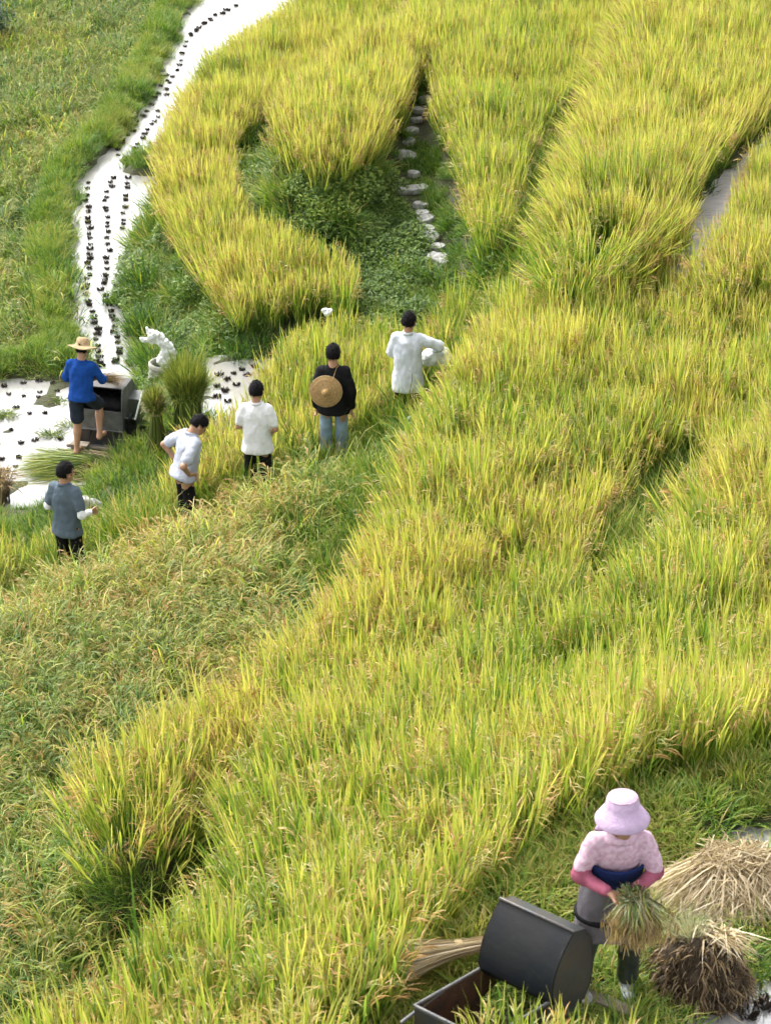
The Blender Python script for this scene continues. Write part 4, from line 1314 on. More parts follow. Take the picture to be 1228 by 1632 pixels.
# loose green clumps afloat in the pond
for k, (px, py, n, hgt, lab) in enumerate(((82, 694, 60, .12, 'loose green straw clump floating nearest the farmer in blue'), (8, 664, 70, .14, 'loose green straw clump floating at the left edge of the pond'), (112, 678, 40, .1, 'small green straw clump floating by the farmer\'s shins'), (95, 640, 34, .09, 'tiny dark straw clump floating behind the farmer in blue'))):
    rg = random.Random(70 + k)
    t = TB()
    for i in range(n * 2):
        a = rg.uniform(0, 6.28); r = rg.uniform(0, .12); l = rg.uniform(.08, .2)
        p0 = Vector((math.cos(a) * r * 1.5, math.sin(a) * r, .0)); e = p0 + Vector((math.cos(a + rg.gauss(0, .8)) * l, math.sin(a) * l * .7, rg.uniform(0, .05)))
        strand(t, [p0, p0.lerp(e, .5) + Vector((0, 0, hgt * .6)), e], .005, rg, .2, .9, 0, 4)
    o = link('straw_clump', t.build('straw_clump', [M_sheafg]), None, None, at(px, py, .045))
    tag(o, lab, 'straw', 'loose straw afloat in the pond')

# ------------------------------------------------------------------ far thresher
th = empty('rice_thresher', at(178, 700, .0), R(-13))
tag(th, 'grey sheet metal foot thresher with a crank, beside the farmer in blue', 'thresher', 'rice threshers')
th.location.z = -.02
SIDE = [(-.33, .06), (.33, .06), (.35, .62), (.12, .92), (-.26, .92), (-.33, .62)]
for x, m in ((-.37, M_metal), (.30, M_metal)):
    sp = plate_obj('side_panel', [(x, y, z) for y, z in SIDE], .022, m, th)
    V, F = [], []
    for (y0, z0), (y1, z1) in zip(SIDE, SIDE[1:] + SIDE[:1]):
        loft_into(V, F, cap_rings(Vector((x, y0, z0)), .013, Vector((x, y1, z1)), .013, 2), 8)
    link('rim', mesh_from('rim', V, F), M_metal, sp, smooth=True)
plate_obj('front_panel', [(-.36, -.335, .33), (.29, -.335, .33), (.29, -.335, .62), (-.36, -.335, .62)], .02, M_metal, th)
plate_obj('lower_opening_shade', [(-.36, -.27, .06), (.29, -.27, .06), (.29, -.31, .31), (-.36, -.31, .31)], .018, M_dark_metal, th)  # dark plate whose colour stands for the shade in the lower opening
rod_obj('cross_bar', (-.37, -.345, .325), (.30, -.345, .325), .014, .014, M_metal, th)
plate_obj('top_panel', [(-.36, -.25, .925), (.29, -.25, .925), (.29, .12, .925), (-.36, .12, .925)], .015, M_dark_metal, th)
plate_obj('back_slope', [(-.36, .12, .92), (.29, .12, .92), (.29, .35, .62), (-.36, .35, .62)], .015, M_dark_metal, th)
plate_obj('back_panel', [(-.36, .35, .06), (.29, .35, .06), (.29, .35, .62), (-.36, .35, .62)], .015, M_dark_metal, th)
V, F = [], []
loft_into(V, F, [(Vector((x, 0, .56)), .18, .18, Vector((0, 1, 0)), Vector((0, 0, 1))) for x in (-.34, -.1, .1, .27)], 20)
dr = link('drum', mesh_from('drum', V, F), M_iron, th, smooth=True)
V, F = [], []
for k in range(12):
    a = 2 * math.pi * k / 12
    for q in range(6):
        x = -.3 + .1 * q + .05 * (k % 2)
        c = Vector((x, math.cos(a) * .18, .56 + math.sin(a) * .18)); tip = c + Vector((0, math.cos(a), math.sin(a))) * .055
        loft_into(V, F, cap_rings(c + Vector((-.018, 0, 0)), .004, tip, .004, 1), 5)
        loft_into(V, F, cap_rings(c + Vector((.018, 0, 0)), .004, tip, .004, 1), 5)
link('wire_teeth', mesh_from('wire_teeth', V, F), M_iron, dr)['kind'] = 'stuff'
# drive side
plate_obj('gear_cover', [(.47, -.14, .10), (.47, .34, .10), (.47, .34, .66), (.47, .16, .74), (.47, -.06, .70), (.47, -.14, .58)], .02, M_metal, th)
plate_obj('gear_cover_top', [(.31, -.06, .70), (.47, -.06, .70), (.47, .16, .74), (.31, .16, .74)], .012, M_metal, th)
box_obj('belt_slot_shade', (.375, -.20, .28), (.10, .12, .40), M_iron, th)  # solid black box, coloured to give the slot its shaded inside
V, F = lathe([(.012, -.02), (.07, -.02), (.075, -.008), (.055, 0), (.075, .008), (.07, .02), (.012, .02)], 24)
sprk = link('pulley', mesh_from('pulley', V, F), M_iron, th, loc=(.40, -.25, .50), smooth=True)
sprk.rotation_euler = (0, R(90), 0)
rod_obj('axle', (.30, -.25, .50), (.47, -.25, .50), .016, .016, M_metal, th)
rod_obj('crank_arm', (.46, -.26, .50), (.50, -.02, .80), .014, .012, M_plastic, th)
for x in (-.40, .40):
    rod_obj('skid', (x, -.52, .035), (x, .48, .035), .035, .035, M_wood, th)
rod_obj('foot_bar', (-.46, -.47, .10), (.36, -.47, .10), .028, .028, M_wood, th)
box_obj('pedal', (-.27, -.52, .165), (.26, .14, .028), M_wood, th)
for x in (-.37, -.17):
    rod_obj('pedal_rod', (x, -.46, .16), (x, -.30, .30), .010, .010, M_iron, th)
box_obj('ground_plank', (.52, -.20, .03), (.07, .85, .05), M_wood, th, Matrix.Rotation(R(-24), 3, 'Z'))
# handful of rice being threshed
t = TB(); rg = random.Random(77)
bh = blu[0]
wm = Matrix.Translation(bh.location) @ Matrix.Rotation(BLUE_RZ, 4, 'Z') @ Matrix.Diagonal((bh.scale.x,) * 3 + (1,))
hnd = wm @ ((blu[1]['wrL'] + blu[1]['wrR']) / 2 + Vector((.06, .06, -.01)))
for i in range(220):
    d = Vector((rg.gauss(.75, .12), rg.gauss(.35, .15), rg.gauss(-.18, .12))).normalized()
    o = Vector((rg.gauss(0, .018), rg.gauss(0, .018), rg.gauss(0, .018)))
    strand(t, [o - d * rg.uniform(.06, .2), o, o + d * rg.uniform(.2, .42) + Vector((0, 0, -.05))], .005, rg, .2, 1, 0 if rg.random() < .6 else 1, 5)
hb = link('rice_bunch', t.build('rice_bunch', [M_sheafb, M_panb]), None, None, hnd)
tag(hb, 'handful of rice stalks held into the grey thresher', 'rice bunch', 'bunches of rice being threshed')

# ------------------------------------------------------------------ grain sack
sk = empty('grain_sack', at_ground(256, 618), R(-10))
sk.scale = (1.0, 1.0, 1.0)
tag(sk, 'open woven grain sack with a white liner flopping over its mouth', 'sack')
V, F = lathe([(.0, .0), (.15, .0), (.185, .05), (.195, .17), (.185, .30), (.178, .37), (.184, .385), (.188, .375), (.192, .34), (.200, .335), (.204, .35), (.200, .395), (.186, .41), (.165, .40), (.155, .36), (.150, .26), (.0, .24)], 36, wob=.006, seed=1)
for v in V:
    w = 1 + .08 * mnoise.noise(Vector((v.x * 7, v.y * 7, v.z * 9))); v.x *= w; v.y *= w
    v.x += v.z * .12
link('bag', mesh_from('bag', V, F), M_sack, sk, smooth=True)
V, F = lathe([(.0, .262), (.08, .27), (.148, .255), (.148, .25), (.0, .25)], 24, wob=.01)
link('grain', mesh_from('grain', V, F), M_navy, sk, loc=(.04, 0, .045), smooth=True)
rings = []
cpts = vcurve([(.06, .03, .34), (.20, .05, .54), (.16, .04, .70), (.00, .02, .78), (-.14, 0, .80)], 9)
for k, c in enumerate(cpts):
    f = k / 8
    d = (cpts[min(8, k + 1)] - cpts[max(0, k - 1)]).normalized()
    u = Vector((0, 1, 0)) - d * d.y; u.normalize(); v2 = d.cross(u)
    wdt = (.18, .165, .145, .12, .10, .09, .10, .125, .12)[k]
    rings.append((c, .085, wdt * .8, u, v2))
link('liner', blob([('l', rings), ('e', (-.15, .02, .87), (.035, .04, .07)), ('e', (-.20, -.02, .74), (.06, .05, .045))], .0095, 2, amp=.03, nscale=12, seed=5), M_plastic, sk)

# white sack carried by the man in the long shirt
sp = stand('shirt')
q = Matrix.Rotation(R(-8), 3, 'Z')
ws = link('white_sack', blob([('e', (0, 0, 0), (.16, .11, .13)), ('e', (.10, .0, .05), (.11, .09, .09)), ('e', (.17, -.02, -.02), (.09, .07, .08)), ('e', (-.09, .02, -.04), (.1, .09, .1))], .011, 3, amp=.02, nscale=11, seed=8), M_plastic, None, sp + q @ Vector((.30, .27, 1.02)))
tag(ws, 'crumpled white sack held in front by the man in the long shirt', 'sack')
# crumpled white bag caught among the rice
bp = at(521, 498, 1.62)
wb = link('plastic_bag', blob([('e', (0, 0, 0), (.06, .05, .05)), ('e', (.04, .01, .02), (.04, .04, .035)), ('e', (-.03, 0, .03), (.035, .03, .04))], .007, 2, amp=.02, nscale=22, seed=3), M_plastic, None, bp)
tag(wb, 'small crumpled white plastic bag caught on the rice tips', 'plastic bag')

# ------------------------------------------------------------------ near thresher: curved hood over an open bin
nt_ = empty('rice_thresher', (0, 0, 0))
nt_.location = (.57, 10.38, gz(.57, 10.38) - .01)
tag(nt_, 'dark metal thresher bin with a curved hood, in the foreground by the woman', 'thresher', 'rice threshers')
oz = 4.5 - nt_.location.z
def W(x, y, z): return Vector((x - .57, y - 10.38, z - 4.5 + oz))
A = Vector((.80, -.60, 0)); Bk = Vector((.60, .80, 0))          # along the hood, and away from the camera
h0 = W(.57, 10.38, 4.85)
prof = vcurve([(0, 0, 0), (-.07, 0, .16), (.05, 0, .34), (.20, 0, .42)], 12)
V, F = [], []
hl = .52
nn = len(prof)
for s_ in (0, 1):
    for off in (0, .014):
        for k, c in enumerate(prof):
            d = (prof[min(nn - 1, k + 1)] - prof[max(0, k - 1)]).normalized()
            nrm = Vector((d.z, 0, -d.x))
            cc = c + nrm * off
            V.append(h0 + A * (hl * s_) + Bk * cc.x + Vector((0, 0, cc.z)))
def vi(s_, o_, k): return (s_ * 2 + o_) * nn + k
for k in range(nn - 1):
    F.append((vi(0, 0, k), vi(0, 0, k + 1), vi(1, 0, k + 1), vi(1, 0, k)))
    F.append((vi(0, 1, k), vi(1, 1, k), vi(1, 1, k + 1), vi(0, 1, k + 1)))
    for s_ in (0, 1):
        F.append((vi(s_, 0, k), vi(s_, 1, k), vi(s_, 1, k + 1), vi(s_, 0, k + 1)))
for k in (0, nn - 1): F.append((vi(0, 0, k), vi(1, 0, k), vi(1, 1, k), vi(0, 1, k)))
hm_ = mesh_from('hood', V, F)
hood = link('hood', hm_, M_blue_metal, nt_)
hm_.polygons.foreach_set('use_smooth', [len(set(i // nn for i in f)) == 2 and len(set(i % nn for i in f)) == 2 and abs((f[0] // nn) - (f[-1] // nn)) == 2 or (len(set((i // nn) % 2 for i in f)) == 1) for f in F])
top = prof[-1]
rod_obj('hood_rim', h0 + Bk * top.x + Vector((0, 0, top.z)), h0 + A * hl + Bk * top.x + Vector((0, 0, top.z)), .012, .012, M_dark_metal, nt_)
rear = [(.20, .42), (.33, .36), (.42, .22), (.45, .05), (.43, -.10), (.36, -.2), (.0, -.2)]
for s_, m in ((0.01, M_rust), (hl - .01, M_dark_metal)):
    pts = [h0 + A * s_ + Bk * c.x + Vector((0, 0, c.z)) for c in prof] + [h0 + A * s_ + Bk * x + Vector((0, 0, z)) for x, z in rear[1:]]
    plate_obj('end_plate', pts, .012, m, nt_)
V, F = [], []
for k, (x, z) in enumerate(rear[:6]):
    for s_ in (0, hl):
        V.append(h0 + A * s_ + Bk * x + Vector((0, 0, z)))
for k in range(5): F.append((2 * k, 2 * k + 1, 2 * k + 3, 2 * k + 2))
ho = link('rear_cover', mesh_from('rear_cover', V, F), M_dark_metal, nt_)
md = ho.modifiers.new('thick', 'SOLIDIFY'); md.thickness = .008
# bin
fdir = Vector((-.76, -.64, 0)).normalized()
bl, zr = .52, .37
c0 = W(.57, 10.38, 4.5); c1 = c0 + fdir * bl; c2 = c1 + A * .50; c3 = c0 + A * .50
def wall(name, a, b2, zt, m, th_=.016):
    plate_obj(name, [a + Vector((0, 0, .0)), b2 + Vector((0, 0, .0)), b2 + Vector((0, 0, zt)), a + Vector((0, 0, zt))], th_, m, nt_)
wall('bin_side', c0, c1, zr, M_rust); wall('bin_side', c3, c2, zr, M_dark_metal); wall('bin_end', c1, c2, zr - .01, M_dark_metal)
plate_obj('bin_floor', [c0 + Vector((0, 0, .05)), c1 + Vector((0, 0, .05)), c2 + Vector((0, 0, .05)), c3 + Vector((0, 0, .05))], .012, M_rust, nt_)
for a, b2 in ((c0, c1), (c1, c2), (c3, c2)):
    rod_obj('bin_rim', a + Vector((0, 0, zr)), b2 + Vector((0, 0, zr)), .011, .011, M_worn, nt_)
rod_obj('bin_runner', c1 + fdir * .10 + Vector((0, 0, .30)), c0 + fdir * .3 + Vector((0, 0, .36)), .012, .012, M_worn, nt_)
pb = empty('wooden_plank', at_ground(965, 1606), R(-32))
box_obj('board', (0, 0, .04), (.34, .09, .03), M_wood, pb)
tag(pb, 'short pale wooden plank lying beside the dark thresher bin', 'plank')

# straw broom behind the bin
br = empty('straw_broom', at_ground(742, 1545) + Vector((0, 0, .18)), R(14))
tag(br, 'small tied straw broom lying behind the dark metal bin', 'broom')
t = TB(); rg = random.Random(91)
for i in range(700):
    a = rg.uniform(0, 6.28); q = math.sqrt(rg.random())
    p0 = Vector((.12, math.cos(a) * .05 * q, math.sin(a) * .045 * q)); pm = Vector((-.06, math.cos(a) * .035 * q, math.sin(a) * .03 * q))
    e = Vector((-.40 + rg.uniform(-.05, .06), math.cos(a) * .16 * q, math.sin(a) * .12 * q - .02))
    strand(t, [p0 + Vector((rg.uniform(0, .12), 0, 0)), pm, pm.lerp(e, .5) * 1.06, e], .004, rg, .1, .9, 0, 6)
link('bristles', t.build('bristles', [M_strawm]), None, br)
V, F = [], []
loft_into(V, F, [(Vector((x, 0, 0)), r, r, Vector((0, 1, 0)), Vector((0, 0, 1))) for x, r in ((-.08, .042), (-.07, .05), (-.03, .05), (-.02, .042))], 20)
link('binding', mesh_from('binding', V, F), M_strawm2, br, smooth=True)
rod_obj('handle', (-.05, .0, 0), (.34, .02, .02), .016, .014, M_strawm2, br)

# pale straw stack
ss = empty('straw_stack', at(1160, 1432, 4.5))
ss.scale = (1.05, 1, .74)
ss.location.z = gz(ss.location.x, ss.location.y)
tag(ss, 'pale dry straw stack fanning out behind the brown heap at right', 'straw stack', 'straw heaps by the woman')
V, F = [], []
mound(V, F, (.0, -.02, -.02), (.40, .26, .30), 5)
link('packed_straw', mesh_from('packed_straw', V, F), M_strawm2, ss, smooth=True)
t = TB(); rg = random.Random(95)
for i in range(2600):
    a = R(rg.uniform(150, 400)) if rg.random() < .9 else rg.uniform(0, 6.28)
    top_ = Vector((rg.uniform(-.12, .22), .08 + rg.gauss(0, .06), .34 + rg.gauss(0, .04)))
    far = rg.uniform(.6, 1.0)
    rx, ry = (.58, .38)
    e = Vector((math.cos(a) * rx * far, math.sin(a) * ry * far, .02 + rg.uniform(0, .04) + .10 * (1 - far)))
    m = top_.lerp(e, .5) + Vector((rg.gauss(0, .06), rg.gauss(0, .05), .05 + rg.gauss(0, .03)))
    ext = (top_ - m) * rg.uniform(-.5, .3) + Vector((rg.gauss(0, .03), rg.gauss(0, .03), 0))
    strand(t, [top_ + ext, m, e], .0034 + .002 * rg.random(), rg, 0, 1, 0, 5)
for i in range(500):
    a = rg.uniform(0, 6.28); r = rg.uniform(.05, .5); z = .34 * (1 - r / .6)
    p0 = Vector((math.cos(a) * r + .03, math.sin(a) * r * .65, z + .03)); an = rg.uniform(0, 6.28); l = rg.uniform(.08, .25)
    strand(t, [p0, p0 + Vector((math.cos(an) * l * .5, math.sin(an) * l * .4, .03)), p0 + Vector((math.cos(an) * l, math.sin(an) * l * .7, -.05))], .0035, rg, 0, 1, 0, 4)
link('straw', t.build('straw', [M_strawm]), None, ss)

# brown heap of threshed sheaves, butts outwards
hp_ = empty('straw_heap', at_ground(1112, 1588))
tag(hp_, 'dark brown tangled heap of threshed rice roots in front of the straw stack', 'straw heap', 'straw heaps by the woman')
V, F = [], []
mound(V, F, (0, .04, -.02), (.30, .22, .44), 7, .3)
link('packed_straw', mesh_from('packed_straw', V, F), simple_mat('dark_straw', (.022, .015, .010), .9, .4, 20, bump=.8, bscale=50, col2=(.07, .048, .028)), hp_, smooth=True)
t = TB(); rg = random.Random(97)
for i in range(2300):
    u = rg.uniform(.02, 1); a = rg.uniform(0, 6.28)
    ca = math.sqrt(max(0, 1 - u * u))
    n_ = Vector((ca * math.cos(a), ca * math.sin(a), u))
    p0 = Vector((n_.x * .295, n_.y * .22 + .04, n_.z * .43)) * (1 + .14 * mnoise.noise(n_ * 3))
    dn = Vector((rg.gauss(0, .5), rg.gauss(0, .5), -1)).normalized()
    l = rg.uniform(.06, .22)
    e = p0 + dn * l * .8 + n_ * rg.uniform(-.01, .05)
    e.z = max(.01, e.z)
    strand(t, [p0 + n_ * .005, p0.lerp(e, .4) + n_ * rg.uniform(.02, .08), e], .0042, rg, .0, rg.uniform(.4, 1.0), 0, 5)
link('roots', t.build('roots', [M_sheafb]), None, hp_)
t = TB()
for i in range(420):
    a = rg.uniform(0, 6.28); q = math.sqrt(rg.random())
    p0 = Vector((-.06 + math.cos(a) * .05 * q, .08 + math.sin(a) * .05 * q, .38))
    e = Vector((-.10 + math.cos(a) * .17 * q + rg.gauss(0, .03), .08 + math.sin(a) * .13 * q, .50 + rg.uniform(-.08, .05)))
    strand(t, [p0 + (p0 - e) * .9, p0, e], .0034, rg, .2, 1, 0 if rg.random() < .75 else 1, 4)
for i in range(160):
    p0 = Vector((rg.uniform(-.02, .2), rg.uniform(.0, .15), .43 + rg.uniform(-.03, .02)))
    e = p0 + Vector((rg.gauss(.05, .1), rg.gauss(-.1, .06), rg.gauss(-.02, .03)))
    strand(t, [p0, p0.lerp(e, .5) + Vector((0, 0, .03)), e], .005, rg, .4, 1, 1, 4)
link('pale_stalks', t.build('pale_stalks', [M_paleg, M_strawm]), None, hp_)

# bunch of rice in the woman's hands
wm = Matrix.Translation(WOM) @ Matrix.Rotation(R(184), 4, 'Z') @ Matrix.Diagonal((wroot.scale.x,) * 3 + (1,))
hc = wm @ ((wJ['wrL'] + wJ['wrR']) / 2 + Vector((-.02, .05, -.01)))
t = TB(); rg = random.Random(99)
for i in range(800):
    a = rg.uniform(0, 6.28); q = math.sqrt(rg.random())
    s0 = Vector((math.cos(a) * .06 * q + rg.gauss(0, .015), math.sin(a) * .045 * q, rg.gauss(0, .02)))
    upv = Vector((rg.gauss(-.2, .6), rg.gauss(.0, .4), rg.uniform(.1, 1))).normalized()
    e = Vector((rg.gauss(.03, .10), -.10 + rg.gauss(0, .06), -.17 + rg.gauss(0, .07)))
    kk = rg.random()
    mid = Vector((e.x * .75 + rg.gauss(0, .05), e.y * 1.15 + rg.gauss(0, .04), .01 + rg.gauss(0, .04)))
    strand(t, [s0 + upv * rg.uniform(.01, .12), s0, mid, e], .003 if kk < .5 else .0055, rg, .1, 1, 3 if kk < .25 else (1 if kk < .6 else (2 if kk < .9 else 0)), 7)
    if rg.random() < .6: head_of_rice(t, e, Vector((rg.gauss(0, .4), rg.gauss(0, .4), -1)), rg, .09, 3)
wbn = link('rice_bunch', t.build('rice_bunch', [M_sheafb, M_paleg, M_sheafg, M_panb]), None, None, hc + Vector((.05, 0, 0)))
wbn.scale = (.8, .8, .72)
tag(wbn, 'bunch of ripe rice drooping from the hands of the woman', 'rice bunch', 'bunches of rice being threshed')

# ------------------------------------------------------------------ stepping stones
path_root = empty('path', at_ground(670, 300))
path_root['kind'] = 'structure'
STONES = [(677, 162, .24), (666, 179, .24), (663, 195, .22), (654, 213, .30), (651, 230, .26), (645, 253, .44), (658, 281, .24), (664, 305, .40), (640, 308, .26), (670, 331, .26), (673, 345, .26), (678, 354, .30), (683, 369, .22), (684, 381, .36), (697, 399, .26), (696, 415, .36), (705, 424, .22)]
for k, (px, py, w) in enumerate(STONES):
    rg = random.Random(130 + k)
    g0 = at_ground(px, py)
    V, F = [], []
    n = 11
    prof_ = [(.55, -.06), (1.0, -.03), (1.0, .03), (.92, .05), (.45, .055), (.0, .055)]
    for r, z in prof_:
        for j in range(n):
            a = 2 * math.pi * j / n
            rr = r * w * .42 * (1 + .22 * mnoise.noise(Vector((math.cos(a) * 1.3, math.sin(a) * 1.3, k * 3.7))))
            V.append(Vector((rr * math.cos(a) * 1.15, rr * math.sin(a) * .85, z + .03 * mnoise.noise(Vector((rr * 9 * math.cos(a), rr * 9 * math.sin(a), k))))))
    for i in range(len(prof_) - 1):
        for j in range(n):
            F.append((i * n + j, i * n + (j + 1) % n, (i + 1) * n + (j + 1) % n, (i + 1) * n + j))
    F.append(tuple(reversed(range(n))))
    o = link('stone', mesh_from('stone', V, F), M_stone, path_root, g0 + Vector((0, 0, .03)) - path_root.location)
    o.rotation_euler = (rg.uniform(-.1, .1) + .12, rg.uniform(-.1, .1), rg.uniform(-.5, .5))
# rock at the pond edge by the man in grey
rk = link('rock', blob([('e', (0, 0, .05), (.16, .11, .13)), ('e', (.10, .03, .03), (.12, .1, .09)), ('e', (-.06, .03, .08), (.1, .08, .1))], .014, 2, amp=.022, nscale=9, seed=2), M_stone, None, at_ground(136, 812))
tag(rk, 'pale grey rock at the pond edge behind the man in grey', 'rock')

# ------------------------------------------------------------------ stubble left in the flooded paddies
def stub_mesh(seed):
    rg = random.Random(seed); t = TB()
    for i in range(46):
        a = rg.uniform(0, 6.28); r = .055 * math.sqrt(rg.random())
        c = curve_pts(Vector((math.cos(a) * r, math.sin(a) * r, -.05)), a + rg.uniform(-1, 1), rg.uniform(.0, .35), rg.uniform(.09, .135), .25, 3)
        f = rg.uniform(0, 6.28)
        t.strip(c, [.010, .010, .007], Vector((math.cos(f), math.sin(f), 0)), .1, .9, rg.random())
    for i in range(3):
        a = rg.uniform(0, 6.28)
        c = curve_pts(Vector((0, 0, 0)), a, rg.uniform(.6, 1.2), rg.uniform(.1, .16), .6, 3)
        t.strip(c, [.005, .004, .002], Vector((-math.sin(a), math.cos(a), 0)), .3, .9, rg.random())
    return t.build('rice_stub', [M_mudstub])
STUBM = [stub_mesh(500 + k) for k in range(6)]
def stub(px, py, z, label, group, s=1.0):
    rg = random.Random(int(px * 13 + py * 7))
    o = bpy.data.objects.new('rice_stub', rg.choice(STUBM))
    COL.objects.link(o)
    o.location = at(px + rg.gauss(0, 1.6), py + rg.gauss(0, 1.2), z)
    o.rotation_euler = (0, 0, rg.uniform(0, 6.28))
    s *= rg.uniform(.75, 1.2)
    o.scale = (s * .72, s * .72, s * .6)
    tag(o, label, 'rice stub', group)
def along(pts, step):
    out = []
    for (x0, y0), (x1, y1) in zip(pts[:-1], pts[1:]):
        n = max(1, round(math.hypot(x1 - x0, y1 - y0) / step))
        out += [(x0 + (x1 - x0) * k / n, y0 + (y1 - y0) * k / n) for k in range(n)]
    return out
LN, GN_ = 'dark rice stub in the winding paddy between the dam and the farmer in blue', 'rice stubs in the winding paddy'
for pts, st in (([(139, 292), (140, 330), (144, 365), (143, 405), (139, 445), (138, 470), (147, 497), (154, 525), (158, 570), (160, 592)], 8.8),
                ([(181, 283), (166, 322), (172, 345), (170, 380), (176, 400), (170, 420), (170, 440), (163, 462), (172, 490), (184, 520), (190, 565), (182, 588)], 8.8),
                ([(204, 284), (198, 320), (197, 350), (193, 372)], 8.8), ([(192, 412), (186, 455), (190, 505)], 17), ([(205, 575), (209, 592)], 10)):
    for x, y in along(pts, st): stub(x, y, .04, LN, GN_)
for pts, st in (([(186, 247), (200, 225), (222, 194), (243, 168), (262, 130), (272, 112)], 10), ([(215, 238), (232, 215), (247, 193), (256, 172)], 8.8), ([(262, 152), (275, 122), (288, 96), (298, 66), (318, 42), (344, 26), (372, 12)], 10), ([(305, 55), (335, 32), (362, 15), (385, 6)], 11)):
    for x, y in along(pts, st): stub(x, y, .04, 'dark rice stub in the far narrow end of the winding paddy beyond the dam', GN_)
for x, y in ((352, 598), (362, 606), (346, 616), (359, 624), (372, 598), (384, 590), (398, 598), (404, 584), (380, 614), (417, 592), (347, 634), (366, 640)):
    stub(x, y, .66, 'dark cut rice stub in the small flooded patch behind the onlookers', 'rice stubs in the small flooded patch')
for x, y in ((6, 618), (12, 628), (38, 612), (40, 632), (62, 634), (64, 628), (58, 608), (84, 612), (26, 650), (48, 660), (18, 684), (58, 700), (36, 708), (5, 735), (10, 752), (24, 744), (92, 622), (70, 660), (30, 730), (98, 700)):
    stub(x, y, .04, 'dark cut rice stub scattered in the open pond at left', 'rice stubs in the open pond', .8)
for x, y, lb in ((1190, 1618, 'dark rice stub in the bottom puddle, the one closer to the brown heap'), (1216, 1600, 'dark rice stub in the bottom puddle, the one closer to the picture edge')):
    stub(x, y, 4.44, lb, 'rice stubs in the near puddle', 1.2)

# pale dry ditch between two rice fields at the right edge
z_, poly_ = TERR['channel']
msk = blur(inside(poly_, XX, YY).astype(float), 1) > .02
msk &= XX < 8
jj_, ii_ = np.nonzero(msk[:-1, :-1])
key, V, F = {}, [], []
for j, i in zip(jj_, ii_):
    f = []
    for a, b2 in ((j, i), (j, i + 1), (j + 1, i + 1), (j + 1, i)):
        if (a, b2) not in key:
            key[(a, b2)] = len(V); V.append(Vector((xs[b2], ys[a], z_ + .02 * mnoise.noise(Vector((xs[b2] * 4, ys[a] * 4, 1))))))
        f.append(key[(a, b2)])
    F.append(tuple(f))
M_ditch = simple_mat('pale_mud', (.36, .33, .35), .6, .2, 3.5, bump=.6, bscale=9, col2=(.52, .49, .50), stretch=(1, 5, 1))
tag(link('path', mesh_from('path', V, F), M_ditch, smooth=True), 'pale grey mud strip between two golden rice fields', 'path', kind='structure')

M_shrub = leaf_mat('shrub_leaf', [(0, (.012, .035, .012)), (.5, (.03, .08, .025)), (1, (.07, .15, .04))], trans=.3, tint=.5)
# dark shrub in the far top left corner
sh = empty('shrub', at_ground(2, 95))
tag(sh, 'dark leafy shrub in the far top left corner', 'shrub')
t = TB(); rg = random.Random(140)
for i in range(2600):
    d = Vector((rg.gauss(0, 1), rg.gauss(0, 1), rg.gauss(0, 1))).normalized() * rg.uniform(.55, 1.0)
    w = 1 + .3 * mnoise.noise(d * 2.2)
    p0 = Vector((d.x * .75 * w - .35, d.y * .6 * w, .75 + d.z * .75 * w))
    az = rg.uniform(0, 6.28)
    c = curve_pts(p0, az, rg.uniform(.4, 1.6), rg.uniform(.06, .11), .8, 4)
    t.strip(c, [.004, .022, .018, .002], Vector((-math.sin(az), math.cos(az), rg.uniform(-.3, .3))).normalized(), .3, .8, rg.random())
link('foliage', t.build('foliage', [M_shrub]), None, sh)
for k in range(5):
    a = k * 1.3
    rod_obj('stem', (-.35 + .05 * math.cos(a), .05 * math.sin(a), -.05), (-.35 + .4 * math.cos(a), .35 * math.sin(a), .9), .03, .012, M_wood, sh)

for px, py, w in STONES:
    g0 = at_ground(px, py); GRASS_KEEPOUT.append((g0.x, g0.y, .36))
for k in MEN_AT: ALL_KEEPOUT.append((MEN_AT[k].x, MEN_AT[k].y, .24))
for o, r in ((th, .55), (sk, .28), (rt, .5), (wroot, .25), (ss, .5), (hp_, .32)): ALL_KEEPOUT.append((o.location.x, o.location.y, r))
GRASS_KEEPOUT += [(.57, 10.06, .75), (.40, 9.95, .6), (.78, 9.95, .62), (.92, 10.25, .5)]
ALL_KEEPOUT += [(.75, 10.2, .42), (.45, 10.1, .3), (1.0, 10.3, .3)]
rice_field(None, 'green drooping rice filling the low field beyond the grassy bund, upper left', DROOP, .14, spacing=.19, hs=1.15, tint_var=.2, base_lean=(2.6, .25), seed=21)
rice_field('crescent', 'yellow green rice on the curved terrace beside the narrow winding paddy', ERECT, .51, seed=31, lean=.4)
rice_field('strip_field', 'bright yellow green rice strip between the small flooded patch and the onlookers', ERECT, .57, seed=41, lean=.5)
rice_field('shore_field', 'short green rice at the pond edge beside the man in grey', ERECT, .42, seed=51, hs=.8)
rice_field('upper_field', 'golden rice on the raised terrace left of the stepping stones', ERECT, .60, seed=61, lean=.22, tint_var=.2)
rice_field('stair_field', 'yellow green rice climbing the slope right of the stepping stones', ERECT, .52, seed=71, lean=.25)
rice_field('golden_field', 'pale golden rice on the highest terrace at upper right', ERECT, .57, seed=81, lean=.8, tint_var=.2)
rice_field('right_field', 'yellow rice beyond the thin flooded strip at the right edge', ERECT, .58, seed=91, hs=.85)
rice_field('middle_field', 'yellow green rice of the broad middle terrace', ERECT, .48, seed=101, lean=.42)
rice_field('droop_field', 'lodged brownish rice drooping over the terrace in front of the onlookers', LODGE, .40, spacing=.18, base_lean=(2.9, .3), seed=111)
rice_field('near_field', 'tall yellow green rice of the large nearest terrace', ERECT, .505, spacing=.145, seed=121, lean=.48)

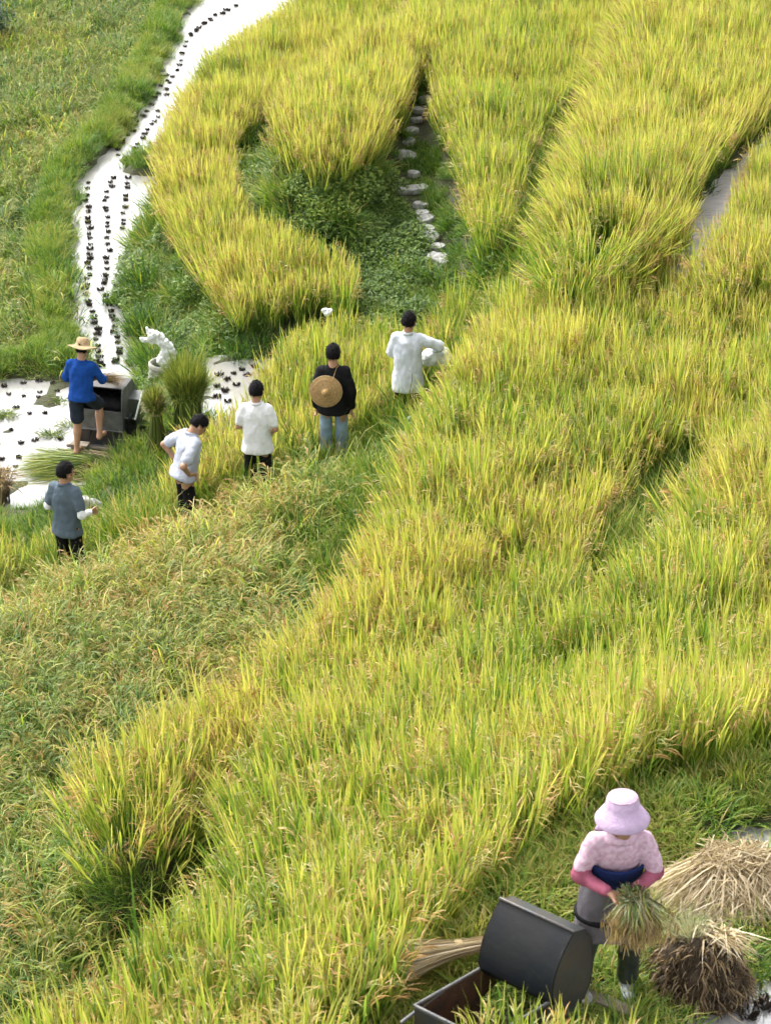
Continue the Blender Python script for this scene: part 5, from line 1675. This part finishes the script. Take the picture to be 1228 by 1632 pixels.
gyy, gxx = np.gradient(HZ, GS)
SL = np.hypot(gxx, gyy)
planted = np.isin(ID, [-1] + [fid(n) for n in ('crescent', 'strip_field', 'shore_field', 'upper_field', 'stair_field', 'golden_field', 'right_field', 'middle_field', 'droop_field', 'near_field')]) & ~BARE & (PATHDIST > .38) & (HZ > ZZ - .22)
wl = np.full(XX.shape, -9.0)
for n in ('strip_near', 'strip_far', 'pond', 'small_pond', 'channel', 'puddle', 'puddle_near'):
    wl[blur(inside(TERR[n][1], XX, YY).astype(float), 2) > .02] = TERR[n][0]
dry = HZ > wl + .015
riser = (SL > .45)
bank = dry & ((~planted) | riser) & (ID != fid('threshing_ground')) & (ID != fid('yard_bund'))
bund = bank & (ID == fid('bund'))
weedy = bank & (slope_zone > .25)
rice_field('front_rice', 'few green rice stalks in front of the dark metal bin', ERECT, .5, seed=131, spacing=.13)
deep = HZ > wl + .14
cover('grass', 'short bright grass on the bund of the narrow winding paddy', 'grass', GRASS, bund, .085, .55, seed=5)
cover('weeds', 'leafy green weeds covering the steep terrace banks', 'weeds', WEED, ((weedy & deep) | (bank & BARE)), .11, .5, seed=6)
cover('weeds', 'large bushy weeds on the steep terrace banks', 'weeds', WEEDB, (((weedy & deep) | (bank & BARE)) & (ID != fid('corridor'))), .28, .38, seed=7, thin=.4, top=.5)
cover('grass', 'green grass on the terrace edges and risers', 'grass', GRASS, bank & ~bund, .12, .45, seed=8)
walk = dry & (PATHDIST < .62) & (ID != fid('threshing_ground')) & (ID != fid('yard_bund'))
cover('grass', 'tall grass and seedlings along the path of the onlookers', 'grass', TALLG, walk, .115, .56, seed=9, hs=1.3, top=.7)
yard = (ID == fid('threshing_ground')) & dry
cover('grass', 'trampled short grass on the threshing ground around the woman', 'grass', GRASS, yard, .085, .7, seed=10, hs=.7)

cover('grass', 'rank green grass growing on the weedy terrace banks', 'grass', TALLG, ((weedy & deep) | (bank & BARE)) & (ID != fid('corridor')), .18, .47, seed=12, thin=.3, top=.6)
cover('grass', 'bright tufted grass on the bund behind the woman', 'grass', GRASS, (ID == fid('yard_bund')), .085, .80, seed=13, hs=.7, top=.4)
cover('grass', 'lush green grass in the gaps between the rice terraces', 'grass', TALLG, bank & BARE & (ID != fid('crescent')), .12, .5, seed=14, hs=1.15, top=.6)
